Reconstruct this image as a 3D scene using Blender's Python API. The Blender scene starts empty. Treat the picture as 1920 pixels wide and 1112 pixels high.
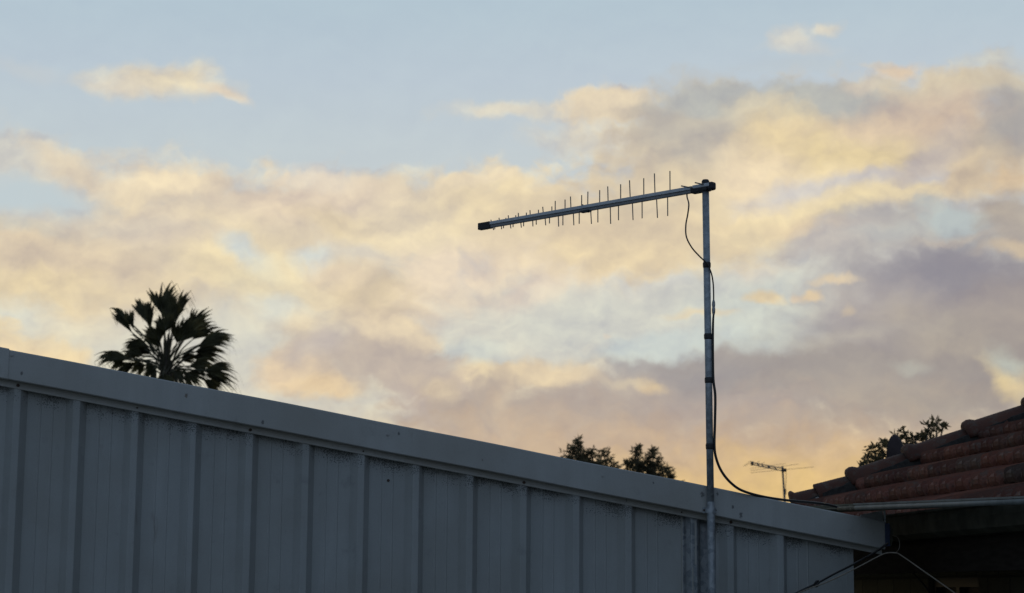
import bpy, bmesh, math, random
from mathutils import Vector, Matrix, noise
R = math.radians
sc = bpy.context.scene
COL = sc.collection
random.seed(7)
PI = math.pi

# ------------------------------------------------------------------ camera geometry
F = 3584.0; ROLL = .0075875; PITCH = math.atan((1110-556)/F)
CAM = Vector((0, 0, 1.9))
_c, _s = math.cos(ROLL), math.sin(ROLL)
AX = Vector((1, 0, 0)); AU = Vector((0, -math.sin(PITCH), math.cos(PITCH))); AF = Vector((0, math.cos(PITCH), math.sin(PITCH)))
CR = AX*_c + AU*_s; CU = AX*(-_s) + AU*_c
def ray(u, v):
    d = CR*((u-960)/F) + CU*((556-v)/F) + AF
    return d/d.y
def at(u, v, Y): return CAM + ray(u, v)*Y
def hit(u, v, P0, n):
    d = ray(u, v)
    return CAM + d*((P0-CAM).dot(n)/d.dot(n))

cam = bpy.data.cameras.new('camera'); co = bpy.data.objects.new('camera', cam); COL.objects.link(co)
M = Matrix((CR, CU, -AF)).transposed().to_4x4(); M.translation = CAM
co.matrix_world = M
cam.sensor_width = 36; cam.lens = F/1920*36; cam.clip_start = .05; cam.clip_end = 3000
cam.dof.use_dof = True; cam.dof.focus_distance = 6.9; cam.dof.aperture_fstop = 8
sc.camera = co

# ------------------------------------------------------------------ helpers
def tag(o, label=None, cat=None, group=None, kind=None):
    if label: o['label'] = label
    if cat: o['category'] = cat
    if group: o['group'] = group
    if kind: o['kind'] = kind
    return o
def empty(name, loc, label, cat, group=None):
    o = bpy.data.objects.new(name, None); COL.objects.link(o); o.location = loc; o.empty_display_size = .1
    return tag(o, label, cat, group)
class MB:
    def __init__(s): s.v = []; s.f = []; s.c = []
    def add(s, vs, fs, col=None):
        b = len(s.v); s.v += [tuple(x) for x in vs]; s.f += [tuple(i+b for i in f) for f in fs]
        s.c += [col]*len(fs)
        return s
    def box(s, o, a, b, c):
        """box with corner o and edge vectors a,b,c"""
        o, a, b, c = map(Vector, (o, a, b, c))
        if a.cross(b).dot(c) < 0: a, b = b, a
        return s.add([o, o+a, o+a+b, o+b, o+c, o+a+c, o+a+b+c, o+b+c],
                     [(0,3,2,1),(4,5,6,7),(0,1,5,4),(1,2,6,5),(2,3,7,6),(3,0,4,7)])
    def beam(s, p, q, w, h, up=(0,0,1)):
        p, q, up = Vector(p), Vector(q), Vector(up); d = (q-p).normalized()
        x = d.cross(up).normalized(); y = x.cross(d)
        return s.box(p - x*w/2 - y*h/2, q-p, x*w, y*h)
    def tube(s, pts, r, n=10, caps=True):
        pts = [Vector(p) for p in pts]; k = len(pts); rs = r if isinstance(r, (list, tuple)) else [r]*k
        vs = []; prev = None
        for i, p in enumerate(pts):
            t = (pts[min(i+1, k-1)]-pts[max(i-1, 0)]).normalized()
            if prev is None:
                a = Vector((0,0,1)) if abs(t.z) < .9 else Vector((1,0,0)); x = t.cross(a).normalized()
            else:
                x = (prev - t*prev.dot(t)).normalized()
            prev = x; y = t.cross(x)
            for j in range(n):
                an = 2*PI*j/n; vs.append(p + (x*math.cos(an)+y*math.sin(an))*rs[i])
        fs = [(i*n+j, i*n+(j+1) % n, (i+1)*n+(j+1) % n, (i+1)*n+j) for i in range(k-1) for j in range(n)]
        if caps: fs += [tuple(range(n))[::-1], tuple(range((k-1)*n, k*n))]
        return s.add(vs, fs)
    def sweep(s, prof, a, b, close=True):
        """profile (list of Vectors) swept from offset a to offset b"""
        n = len(prof); a, b = Vector(a), Vector(b)
        vs = [Vector(p)+a for p in prof]+[Vector(p)+b for p in prof]
        m = n if close else n-1
        fs = [(i, (i+1) % n, n+(i+1) % n, n+i) for i in range(m)]
        if close: fs += [tuple(range(n))[::-1], tuple(range(n, 2*n))]
        return s.add(vs, fs)
    def build(s, name, mat, parent=None, smooth=False, bevel=0, recalc=True, cut=None):
        me = bpy.data.meshes.new(name); 
        loc = Vector((0,0,0))
        if parent is not None: loc = parent.matrix_world.translation if False else wloc(parent)
        me.from_pydata([tuple(Vector(v)-loc) for v in s.v], [], s.f)
        if any(c is not None for c in s.c):
            at_ = me.color_attributes.new('tint', 'FLOAT_COLOR', 'CORNER')
            i = 0
            for p, c in zip(me.polygons, s.c):
                c = c or (1,1,1)
                for _ in p.vertices:
                    at_.data[i].color = (*c, 1); i += 1
        bm = bmesh.new(); bm.from_mesh(me)
        if cut:
            for (pc, pn) in cut:
                bmesh.ops.bisect_plane(bm, geom=bm.verts[:]+bm.edges[:]+bm.faces[:], plane_co=Vector(pc)-loc, plane_no=pn, clear_outer=True)
        if recalc: bmesh.ops.recalc_face_normals(bm, faces=bm.faces[:])
        bm.to_mesh(me); bm.free()
        if smooth:
            for p in me.polygons: p.use_smooth = True
        me.materials.append(mat)
        o = bpy.data.objects.new(name, me); COL.objects.link(o)
        if parent is not None: o.parent = parent
        if bevel:
            m = o.modifiers.new('bevel', 'BEVEL'); m.width = bevel; m.segments = 2; m.limit_method = 'ANGLE'; m.angle_limit = R(35)
        return o
def wloc(o):
    l = Vector(o.location)
    while o.parent: o = o.parent; l += Vector(o.location)
    return l
def smooth_path(pts, k=8):
    pts = [Vector(p) for p in pts]; out = []
    P = [pts[0]*2-pts[1]]+pts+[pts[-1]*2-pts[-2]]
    for i in range(1, len(P)-2):
        for j in range(k):
            t = j/k; a, b, c, d = P[i-1], P[i], P[i+1], P[i+2]
            out.append(.5*((2*b)+(c-a)*t+(2*a-5*b+4*c-d)*t*t+(3*b-a-3*c+d)*t**3))
    out.append(pts[-1]); return out

# ------------------------------------------------------------------ materials
class NT:
    def __init__(s, tree): s.t = tree; s.n = tree.nodes; s.l = tree.links
    def node(s, typ, **kw):
        n = s.n.new(typ)
        for k, v in kw.items():
            if k == 'ins':
                for a, b in v.items():
                    if hasattr(b, 'is_output') or isinstance(b, bpy.types.NodeSocket): s.l.new(b, n.inputs[a])
                    else: n.inputs[a].default_value = b
            else: setattr(n, k, v)
        return n
    def math(s, op, a, b=0., c=0., clamp=False):
        n = s.n.new('ShaderNodeMath'); n.operation = op; n.use_clamp = clamp
        for i, x in enumerate((a, b, c)):
            if isinstance(x, bpy.types.NodeSocket): s.l.new(x, n.inputs[i])
            else: n.inputs[i].default_value = x
        return n.outputs[0]
    def vmath(s, op, a, b=(0,0,0)):
        n = s.n.new('ShaderNodeVectorMath'); n.operation = op
        for i, x in enumerate((a, b)):
            if isinstance(x, bpy.types.NodeSocket): s.l.new(x, n.inputs[i])
            elif op == 'SCALE' and i == 1: n.inputs['Scale'].default_value = x
            else: n.inputs[i].default_value = x
        return n.outputs['Value'] if op in ('DOT_PRODUCT', 'LENGTH') else n.outputs['Vector']
    def mix(s, f, a, b, blend='MIX'):
        n = s.n.new('ShaderNodeMix'); n.data_type = 'RGBA'; n.blend_type = blend
        for i, x in ((0, f), (6, a), (7, b)):
            if isinstance(x, bpy.types.NodeSocket): s.l.new(x, n.inputs[i])
            else: n.inputs[i].default_value = x if i == 0 else (*x[:3], 1)
        return n.outputs[2]
    def rng(s, v, a, b, c=0., d=1., smooth=True):
        n = s.n.new('ShaderNodeMapRange'); n.interpolation_type = 'SMOOTHSTEP' if smooth else 'LINEAR'
        s.l.new(v, n.inputs[0])
        for i, x in enumerate((a, b, c, d)): n.inputs[i+1].default_value = x
        return n.outputs[0]
    def noise(s, vec, scale, detail=4., rough=.55, dim='3D', col=False, dist=0.):
        n = s.n.new('ShaderNodeTexNoise'); n.noise_dimensions = dim
        if vec is not None: s.l.new(vec, n.inputs['Vector'])
        n.inputs['Scale'].default_value = scale; n.inputs['Detail'].default_value = detail; n.inputs['Roughness'].default_value = rough
        n.inputs['Distortion'].default_value = dist
        return n.outputs['Color' if col else 'Fac']
def newmat(name):
    m = bpy.data.materials.new(name); m.use_nodes = True
    t = NT(m.node_tree); b = m.node_tree.nodes['Principled BSDF']
    return m, t, b
def pos(t): return t.node('ShaderNodeNewGeometry').outputs['Position']
def scaled(t, v, s): return t.vmath('MULTIPLY', v, s)
def simple(name, col, rough=.6, metal=0., var=.15, scale=30., bump=0., bscale=200., stretch=(1,1,1), spec=.5):
    m, t, b = newmat(name)
    p = scaled(t, pos(t), stretch)
    n = t.noise(p, scale, 5)
    lo = tuple(c*(1-var) for c in col); hi = tuple(c*(1+var) for c in col)
    c = t.mix(t.rng(n, .3, .7), lo, hi)
    t.l.new(c, b.inputs['Base Color']); b.inputs['Roughness'].default_value = rough; b.inputs['Metallic'].default_value = metal
    b.inputs['Specular IOR Level'].default_value = spec
    if bump:
        bn = t.node('ShaderNodeBump', ins={'Height': t.noise(p, bscale, 3), 'Distance': bump, 'Strength': .5})
        t.l.new(bn.outputs[0], b.inputs['Normal'])
    return m

# shed wall frame
AL = 0.25040836; W0 = Vector((-1.61588827, 6.23332656, 0))
WW = Vector((math.cos(AL), math.sin(AL), 0)); WN = Vector((math.sin(AL), -math.cos(AL), 0)); UP = Vector((0,0,1))
def W(s, n, z): return W0 + WW*s + WN*n + UP*z
def s_of(u, v, n=0.):
    return (hit(u, v, W0+WN*n, WN)-W0).dot(WW)
PIT = .1905
def top_z(s): return 2.674-.062*.1642 - .1642*s
def bot_z(s): return 2.5666 - .1652*s
def lip_z(s): return 2.5437 - .1635*s

def wall_paint(name, base, speckle=True, stain=True, marks=()):
    m, t, b = newmat(name)
    p = pos(t)
    # vertical streaks of weathering, broad chalky variation
    pl = scaled(t, p, (1, 1, .12))
    n1 = t.noise(pl, 22, 5, .6); n2 = t.noise(p, 2.2, 4, .6); n3 = t.noise(p, 260, 2, .6)
    c = t.mix(t.rng(n1, .3, .72), tuple(x*.94 for x in base), tuple(x*1.04 for x in base))
    c = t.mix(t.rng(n2, .35, .7), c, tuple(x*.84 for x in (base[0]*1.03, base[1], base[2]*.96)))
    c = t.mix(t.math('MULTIPLY', t.rng(n3, .45, .75), .12), c, (.10, .10, .10))
    if stain:
        n4 = t.noise(p, 9, 6, .7); c = t.mix(t.math('MULTIPLY', t.rng(n4, .60, .74), .25), c, (.11, .115, .11))
        n5 = t.noise(scaled(t, p, (1, 1, .25)), 14, 4, .6)
        c = t.mix(t.math('MULTIPLY', t.rng(n5, .66, .74), .3), c, (.14, .10, .07))
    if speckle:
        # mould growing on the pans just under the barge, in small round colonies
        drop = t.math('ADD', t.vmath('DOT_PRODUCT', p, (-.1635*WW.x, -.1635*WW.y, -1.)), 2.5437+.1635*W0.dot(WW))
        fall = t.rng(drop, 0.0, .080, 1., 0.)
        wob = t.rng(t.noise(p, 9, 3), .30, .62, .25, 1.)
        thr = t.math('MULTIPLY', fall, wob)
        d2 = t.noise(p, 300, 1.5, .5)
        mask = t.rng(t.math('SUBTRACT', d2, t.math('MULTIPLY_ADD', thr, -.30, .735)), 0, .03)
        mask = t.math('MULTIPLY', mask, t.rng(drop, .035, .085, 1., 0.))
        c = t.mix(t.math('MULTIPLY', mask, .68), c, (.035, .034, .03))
    for (mp, mr_, col_) in marks:        # individual scuffs and smears
        dd_ = t.vmath('LENGTH', t.vmath('MULTIPLY', t.vmath('SUBTRACT', p, tuple(mp)), (1, 1, .7)))
        f_ = t.rng(t.math('ADD', dd_, t.math('MULTIPLY', t.math('SUBTRACT', t.noise(p, 130, 4, .7), .5), mr_*2.4)), mr_, mr_*.35, 0., .75)
        c = t.mix(f_, c, col_)
    t.l.new(c, b.inputs['Base Color'])
    b.inputs['Roughness'].default_value = .55; b.inputs['Specular IOR Level'].default_value = .35
    bn = t.node('ShaderNodeBump', ins={'Height': t.noise(scaled(t, p, (1, 1, .35)), 7, 3), 'Distance': .012, 'Strength': .35})
    t.l.new(bn.outputs[0], b.inputs['Normal'])
    return m
BASE = (.36, .375, .365)
m_wall = wall_paint('painted_cladding', BASE)
_bp = lambda u, v: hit(u, v, W0+WN*.036, WN)
DK = (.07, .07, .07)
m_barge = wall_paint('painted_barge', (.41,.415,.395), speckle=False, marks=[(_bp(1317,927), .010, DK), (_bp(1345,927), .006, DK), (_bp(1374,951), .006, DK), (_bp(1389,966), .009, DK),
    (_bp(492,792), .007, DK), (_bp(349,742), .006, (.16,.12,.08)), (_bp(748,813), .006, DK), (_bp(40,700), .006, DK), (_bp(1225,905), .004, DK), (_bp(905,862), .005, (.16,.13,.10))])
m_lip = wall_paint('painted_lip', (.42, .42, .39), speckle=False)

def galv(name, a=(.20,.22,.23), b_=(.34,.36,.37), rough=.5, metal=.45, sc_=55):
    m, t, b = newmat(name); p = pos(t)
    v = t.node('ShaderNodeTexVoronoi', ins={'Vector': p, 'Scale': sc_}).outputs['Color']
    g = t.math('ADD', t.vmath('DOT_PRODUCT', v, (.33,.33,.33)), t.math('MULTIPLY', t.noise(p, 90, 4, .7), .6))
    c = t.mix(t.rng(g, .5, 1.1), a, b_)
    n5 = t.noise(scaled(t, p, (1, 1, .4)), 20, 5, .7)
    c = t.mix(t.math('MULTIPLY', t.rng(n5, .58, .72), .45), c, (.12, .11, .10))
    t.l.new(c, b.inputs['Base Color']); b.inputs['Roughness'].default_value = rough; b.inputs['Metallic'].default_value = metal
    return m
m_galv = galv('galvanised_steel')
m_pole = galv('galvanised_pole', (.26,.29,.31), (.42,.45,.47), .5, .35, 70)
m_alu = simple('dull_aluminium', (.58,.60,.62), .55, .1, .1, 60)
m_elem = simple('element_rod', (.20,.19,.17), .5, .4, .1, 60)
m_black = simple('black_plastic', (.022,.022,.024), .5, 0, .2, 40)
m_cable = simple('black_cable', (.018,.018,.018), .45, 0, .25, 30)
m_cord = simple('weathered_cord', (.22,.185,.14), .8, 0, .2, 90)
m_rust = simple('rusty_screw', (.07,.045,.03), .8, 0, .4, 200)
m_blue = simple('blue_paint', (.09,.12,.22), .5, 0, .15, 30)
m_tube = simple('painted_rail', (.16,.175,.17), .6, 0, .2, 18, spec=.3)
m_tube_old = simple('aged_cream_rail', (.19,.165,.12), .8, 0, .4, 25, spec=.2)
m_soff = simple('soffit_sheet', (.17,.16,.12), .85, 0, .2, 12, spec=.1)
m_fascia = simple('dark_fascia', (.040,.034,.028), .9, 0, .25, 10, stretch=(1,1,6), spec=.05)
m_gutter = simple('olive_gutter', (.085,.083,.062), .85, 0, .25, 12, spec=.1)

m_petiole = simple('palm_stalk', (.075,.070,.040), .7, 0, .3, 6)
m_trunk = simple('bark', (.10,.08,.06), .9, 0, .3, 6, bump=.01, bscale=30)
def leafy(name, col, var, scale, tr):
    m = simple(name, col, .6, 0, var, scale); t = NT(m.node_tree); b = m.node_tree.nodes['Principled BSDF']; out = m.node_tree.nodes['Material Output']
    src = b.inputs['Base Color'].links[0].from_socket
    tb = t.node('ShaderNodeBsdfTranslucent', ins={'Color': src}); mx = t.n.new('ShaderNodeMixShader'); mx.inputs[0].default_value = tr
    t.l.new(b.outputs[0], mx.inputs[1]); t.l.new(tb.outputs[0], mx.inputs[2]); t.l.new(mx.outputs[0], out.inputs['Surface']); return m
m_leaf = leafy('gum_leaf', (.16,.14,.085), .35, 1.5, .8)
m_palm = leafy('palm_leaf', (.105,.098,.045), .4, 3, .5)
m_leaf2 = leafy('dark_leaf', (.13,.11,.06), .4, 8, .7)
m_mortar = simple('mortar', (.030,.027,.023), .95, 0, .4, 40, bump=.006, bscale=60)  # dark mortar, with the shadow below the hip caps mixed into its colour
m_dish = simple('weathered_dish', (.055,.043,.044), .85, 0, .15, 12, spec=.15)
m_frame = simple('window_frame', (.02,.018,.016), .5, 0, .1, 20)
m_dirt = simple('soil_and_grass', (.075,.085,.045), .95, 0, .4, 1.2)
m_conc = simple('concrete', (.28,.27,.25), .9, 0, .15, 3)
m_shedroof = simple('roof_metal', (.33,.35,.34), .5, 0, .15, 4)

def tile_mat(name, tinted=True):
    m, t, b = newmat(name); p = pos(t)
    base = t.mix(t.rng(t.noise(p, 6, 4), .3, .7), (.135,.048,.029), (.20,.077,.045))
    if tinted:
        a = t.node('ShaderNodeVertexColor', layer_name='tint').outputs['Color']
        base = t.mix(1., base, a, 'MULTIPLY')
    lich = t.rng(t.noise(p, 17, 6, .7), .52, .66)
    base = t.mix(t.math('MULTIPLY', lich, .55), base, (.11,.10,.078))
    grime = t.rng(t.noise(p, 45, 5, .7), .52, .68)
    base = t.mix(t.math('MULTIPLY', grime, .6), base, (.055,.040,.032))
    moss = t.rng(t.noise(p, 8, 5, .75), .66, .74)
    base = t.mix(t.math('MULTIPLY', moss, .6), base, (.15,.155,.125))
    t.l.new(base, b.inputs['Base Color']); b.inputs['Roughness'].default_value = .85
    bn = t.node('ShaderNodeBump', ins={'Height': t.noise(p, 70, 5, .7), 'Distance': .006, 'Strength': .6})
    t.l.new(bn.outputs[0], b.inputs['Normal'])
    return m
m_tile = tile_mat('terracotta_tile'); m_cap = tile_mat('terracotta_cap')

def brick_mat():
    m, t, b = newmat('olive_brick'); p = pos(t)
    # coordinates along the wall and up
    cdir = (-math.sin(R(7)), math.cos(R(7)), 0)
    x = t.vmath('DOT_PRODUCT', p, cdir); z = t.vmath('DOT_PRODUCT', p, (0,0,1))
    cv = t.node('ShaderNodeCombineXYZ', ins={'X': x, 'Y': z, 'Z': 0.})
    br = t.node('ShaderNodeTexBrick', ins={'Vector': cv.outputs[0], 'Color1': (.18,.17,.125,1), 'Color2': (.145,.135,.10,1), 'Mortar': (.08,.075,.06,1), 'Scale': 1.,
        'Mortar Size': .006, 'Brick Width': .24, 'Row Height': .086})
    c = t.mix(t.math('MULTIPLY', t.rng(t.noise(p, 20, 5), .4, .7), .4), br.outputs['Color'], (.10,.09,.07))
    t.l.new(c, b.inputs['Base Color']); b.inputs['Roughness'].default_value = .9
    bn = t.node('ShaderNodeBump', invert=True, ins={'Height': br.outputs['Fac'], 'Distance': .006, 'Strength': 1.})
    t.l.new(bn.outputs[0], b.inputs['Normal'])
    return m
m_brick = brick_mat()
m_glass, tt, bb = newmat('dark_window_glass')
tt.l.new(tt.mix(tt.rng(tt.noise(pos(tt), 3, 3), .3, .7), (.010,.011,.012), (.018,.018,.018)), bb.inputs['Base Color'])
bb.inputs['Roughness'].default_value = .5; bb.inputs['Specular IOR Level'].default_value = .1

# ------------------------------------------------------------------ ground
g = MB()
N = 40
pts = []
for i in range(N+1):
    for j in range(N+1):
        x = (i/N*2-1); y = (j/N*2-1)
        x = 1500*x*abs(x)**1.5; y = 1500*y*abs(y)**1.5
        pts.append((x, y, 0))
g.add(pts, [(i*(N+1)+j, (i+1)*(N+1)+j, (i+1)*(N+1)+j+1, i*(N+1)+j+1) for i in range(N) for j in range(N)])
tag(g.build('ground', m_dirt), kind='structure')
g = MB(); g.box((-6, .5, .004), (13, 0, 0), (0, 5, 0), (0, 0, .03))
tag(g.build('path', m_conc), kind='structure')

# ------------------------------------------------------------------ shed
shed = empty('metal_shed', W(0, 0, 0), 'long grey painted ribbed metal shed with a sloping barge board along its roof', 'shed')
S0, S1 = -2.3, s_of(1600, 1080, -.029)
sA = s_of(1279, 1050, -.029); sB = s_of(1347, 1050, -.029)
def pan_profile(a, b, ribs, lift=0.):
    """(s, n) points of a ribbed sheet from s=a to s=b"""
    pr = [(a, -.029+lift)]
    ks = range(int(a/PIT)-2, int(b/PIT)+3)
    feats = []
    for k in ks:
        c = k*PIT
        if k in ribs:
            feats += [(c-.0335, -.029), (c-.0115, -.001), (c-.0095, 0), (c+.0095, 0), (c+.0115, -.001), (c+.0335, -.029)]
        if True:
            for q in (.34, .66):
                m = c+.0335+.1235*q
                feats += [(m-.0035, -.029), (m-.001, -.0275), (m+.001, -.0275), (m+.0035, -.029)]
    for (s_, n_) in feats:
        if a+.0005 < s_ < b-.0005: pr.append((s_, n_+lift))
    pr.append((b, -.029+lift))
    return pr
def sheet(a, b, ribs, lift=0., mat=None, name='wall_sheet', start_n=None, topz=None):
    pr = pan_profile(a, b, ribs, lift)
    if start_n is not None: pr[0] = (pr[0][0], start_n)
    mb = MB(); rows = 7; vs = []
    for (s_, n_) in pr:
        zt = lip_z(s_)+.03
        for r in range(rows):
            z = zt*(r/(rows-1))
            vs.append(W(s_, n_ + .0012*math.sin(s_*7+z*3.1), z))
    k = len(pr)
    mb.add(vs, [(i*rows+r, (i+1)*rows+r, (i+1)*rows+r+1, i*rows+r+1) for i in range(k-1) for r in range(rows-1)])
    o = mb.build(name, mat or m_wall, shed)
    md = o.modifiers.new('gauge', 'SOLIDIFY'); md.thickness = .0012; md.offset = -1
    return o
allr = set(range(-16, 12)) | {13, 14}
edges = [-13, -9, -5, -1, 3, 7, 11]
for i in range(len(edges)-1):
    a = edges[i]*PIT-.0165; b = edges[i+1]*PIT+.006
    if i == 0: a = S0
    sheet(a, b, allr, lift=.0015*(i % 2)+.0008, start_n=(-.009+.0015*(i % 2)) if i else None)
sheet(11*PIT-.0165, sA, allr, lift=.0018, start_n=-.009)
sheet(sB-.01, S1, allr, lift=.0004)
# bare galvanised infill strip with its own centre rib
sg = s_of(1302.5, 1050, -.01)
mb = MB(); pr = [(sA-.006, -.034), (sg-.030, -.034), (sg-.0125, -.012), (sg-.009, -.010), (sg+.009, -.010), (sg+.0125, -.012), (sg+.030, -.034), (sB+.004, -.034)]
vs = []
for (s_, n_) in pr:
    for r in range(6): vs.append(W(s_, n_+.0015*math.sin(r*2.3+s_*20), (lip_z(s_)+.03)*r/5))
mb.add(vs, [(i*6+r, (i+1)*6+r, (i+1)*6+r+1, i*6+r+1) for i in range(len(pr)-1) for r in range(5)])
tag(mb.build('infill_strip', m_galv, shed), 'bare galvanised steel strip')
mb = MB(); mb.box(W(sA-.004, -.030, 0), WW*.004, WN*.008, UP*(lip_z(sA)+.02)); mb.build('edge_trim', m_lip, shed)
mb = MB(); mb.box(W(sg+.0005, -.0095, lip_z(sg)-.16), WW*.006, WN*.002, UP*.155)
mb.box(W(sg-.010, -.0095, .3), WW*.004, WN*.002, UP*(lip_z(sg)-.47)); mb.build('flashing_seam', m_lip, shed)
# closing channel at the right-hand end of the wall, plus the three hidden walls
mb = MB(); mb.box(W(S1-.045, -.0285, 0), WW*.045, WN*.003, UP*(lip_z(S1)+.03)); mb.build('corner_trim', m_wall, shed)
D = 3.0
mb = MB()
mb.box(W(S1-.03, -.035, 0), WW*.03, WN*-D, UP*(lip_z(S1)+.0))
mb.box(W(S0, -.035, 0), WW*.03, WN*-D, UP*(lip_z(S0)+.0))
vs = [W(S0, -D-.03, 0), W(S1, -D-.03, 0), W(S1, -D-.03, lip_z(S1)), W(S0, -D-.03, lip_z(S0))]
vs += [v-WN*.03 for v in vs]
mb.add(vs, [(0,1,2,3),(7,6,5,4),(0,4,5,1),(1,5,6,2),(2,6,7,3),(3,7,4,0)])
mb.build('hidden_wall', m_wall, shed)
# roof sheeting (trapezoidal ribs running down the fall)
s1r = 3.075
pr = []
n_ = -.06
while n_ > -D-.1:
    pr += [(n_, 0), (n_-.14, 0), (n_-.155, .025), (n_-.178, .025)]; n_ -= .19
mb = MB(); vs = []
for (q, h) in pr:
    for s_ in (S0-.1, .5, 1.8, s1r): vs.append(W(s_, q, top_z(s_)-.035+h))
mb.add(vs, [(i*4+r, (i+1)*4+r, (i+1)*4+r+1, i*4+r+1) for i in range(len(pr)-1) for r in range(3)])
o = mb.build('roof_sheet', m_shedroof, shed); md = o.modifiers.new('gauge', 'SOLIDIFY'); md.thickness = .002
# barge board : pressed metal, face + returns
SB0, SB1 = S0-.1, s_of(1659.3, 990, .035)
def barge(a, b, dn, dz, name, nseg=14):
    mb = MB(); vs = []
    for i in range(nseg+1):
        s_ = a+(b-a)*i/nseg
        bow = .004*math.sin(PI*max(0, min(1, s_/3.05)))+.0008*math.sin(s_*9)
        zt, zb = top_z(s_)+dz+bow, bot_z(s_)-dz*.2+bow
        f = .035+dn+.0015*math.sin(s_*3.3)
        for (n_, z) in ((-.055, zt-.012), (-.055, zt-.002), (f-.004, zt), (f, zt-.004), (f, zb+.003), (f-.003, zb), (f-.018, zb+.001), (f-.018, zb+.004), (f-.005, zb+.006), (f-.0045, zt-.008)):
            vs.append(W(s_, n_, z))
    k = 10
    mb.add(vs, [(i*k+j, (i+1)*k+j, (i+1)*k+(j+1) % k, i*k+(j+1) % k) for i in range(nseg) for j in range(k)] + [tuple(range(k))[::-1], tuple(range(nseg*k, nseg*k+k))])
    return mb.build(name, m_barge, shed)
sj = s_of(17.5, 655, .035)
barge(sj-.03, SB1, 0, 0, 'barge_board', 40)
barge(SB0, sj, .0025, .0035, 'barge_board', 10)
# flange below the barge that the cladding screws go through
mb = MB(); SL1 = s_of(1653.3, 1035, .003)
vs = []
ns = 30
for i in range(ns+1):
    s_ = SB0+(SL1-SB0)*i/ns
    for (n_, z) in ((.0035, bot_z(s_)+.03), (.0035, lip_z(s_)+.012), (.006, lip_z(s_)+.002), (.004, lip_z(s_)), (.001, lip_z(s_)+.001), (.001, bot_z(s_)+.03)):
        vs.append(W(s_, n_, z+.002*math.sin(PI*max(0, min(1, s_/3.05)))))
mb.add(vs, [(i*6+j, (i+1)*6+j, (i+1)*6+(j+1) % 6, i*6+(j+1) % 6) for i in range(ns) for j in range(6)]+[tuple(range(6))[::-1], tuple(range(ns*6, ns*6+6))])
mb.build('screw_flange', m_lip, shed)
# screws and rivets
def screw(s_, n_, z, r, mat, name='screw', dep=.004):
    mb = MB(); mb.tube([W(s_, n_-.001, z), W(s_, n_+dep*.3, z)], r, 12); mb.tube([W(s_, n_+dep*.3, z), W(s_, n_+dep, z)], r*.6, 6)
    mb.build(name, mat, shed)
for k in (0, 4, 9, 13): screw(k*PIT, .0055, lip_z(k*PIT)+.0125, .0055, m_rust)
for k in (2, 6, 12): screw(k*PIT+.005, .0055, lip_z(k*PIT)+.013, .0028, m_rust)
for (u, v, r) in ((22, 666, .0045), (350, 738, .004), (727, 815, .004), (1130, 893, .0035), (1636, 999, .003)):
    h = hit(u, v, W0+WN*.035, WN); screw((h-W0).dot(WW), .0365, h.z, r, m_barge, 'rivet', .003)
for (u, v, n_, r) in ((351, 849, -.012, .0028), (343, 1053, -.012, .0028), (771, 915, -.012, .0032), (768, 1083, -.012, .0028), (728, 901, -.028, .005), (1168, 1031, -.012, .0028)):
    h = hit(u, v, W0+WN*n_, WN); screw((h-W0).dot(WW), n_, h.z, r, m_rust)
# scuffs: clips of old sealant beside the mast
# blue gutter along the low eave, running back from the barge end
gs0, gs1 = SB1-.075, s_of(1672.5, 1000, -.01)
gz1 = hit(1666, 983, W0, WN).z; gz0 = hit(1666, 1024, W0, WN).z
prof = [W(gs0, 0, gz1), W(gs1-.008, 0, gz1+.004), W(gs1-.003, 0, gz1-.006), W(gs1, 0, gz1-.02), W(gs1-.001, 0, gz0+.02), W(gs1-.007, 0, gz0), W(gs0, 0, gz0)]
mb = MB(); mb.sweep(prof, WN*-.012, WN*-D); o = mb.build('gutter', m_blue, shed)
mb = MB(); mb.sweep([W(gs1-.0075, 0, gz1+.0045), W(gs1-.0025, 0, gz1-.0055), W(gs1+.001, 0, gz1-.02), W(gs1, 0, gz0+.02), W(gs1-.006, 0, gz0-.001), W(gs1-.009, 0, gz0+.02), W(gs1-.006, 0, gz1-.02)], WN*-.006, WN*-.0115)
mb.build('gutter_end', m_gutter, o)
# upstand flashing behind the end of the barge
a_, b_ = s_of(1604, 962, -.03), s_of(1655, 962, -.03)
mb = MB(); zt = hit(1655, 957, W0-WN*.03, WN).z
vs = [W(a_, -.03, top_z(a_)-.03), W(b_, -.03, top_z(b_)-.03), W(b_, -.03, zt), W(a_+.02, -.03, top_z(a_)+.012)]; vs += [v-WN*.003 for v in vs]
mb.add(vs, [(0,1,2,3),(7,6,5,4),(0,4,5,1),(1,5,6,2),(2,6,7,3),(3,7,4,0)]); mb.build('upstand_flashing', m_barge, shed)

# ------------------------------------------------------------------ main TV antenna
NM = .051
mP0 = W0+WN*NM
mt = hit(1322.8, 345, mP0, WN); mbm = hit(1335.2, 1112, mP0, WN)
dirm = (mt-mbm).normalized()
base = mbm + dirm*(-(mbm.z-.0)/dirm.z)
ant = empty('tv_antenna', base, 'large log-periodic TV antenna on a galvanised mast clamped to the grey shed', 'antenna')
def mast_pt(v, du=0):
    # point on mast axis at image row v
    u = 1322.8+(1335.2-1322.8)*(v-345)/(1112-345)
    return hit(u+du, v, mP0, WN)
mr = .0131
jn = mast_pt(712)
mb = MB(); mb.tube([base, mast_pt(1050), mast_pt(941)], mr*1.06, 20); mb.build('mast', m_pole, ant, smooth=False)
mb = MB(); mb.tube([mast_pt(942), mast_pt(700), mast_pt(352)], mr*.96, 20); mp = mb.build('mast', m_pole, ant)
for o in (mp,):
    for p in o.data.polygons: p.use_smooth = len(p.vertices) == 4
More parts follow.
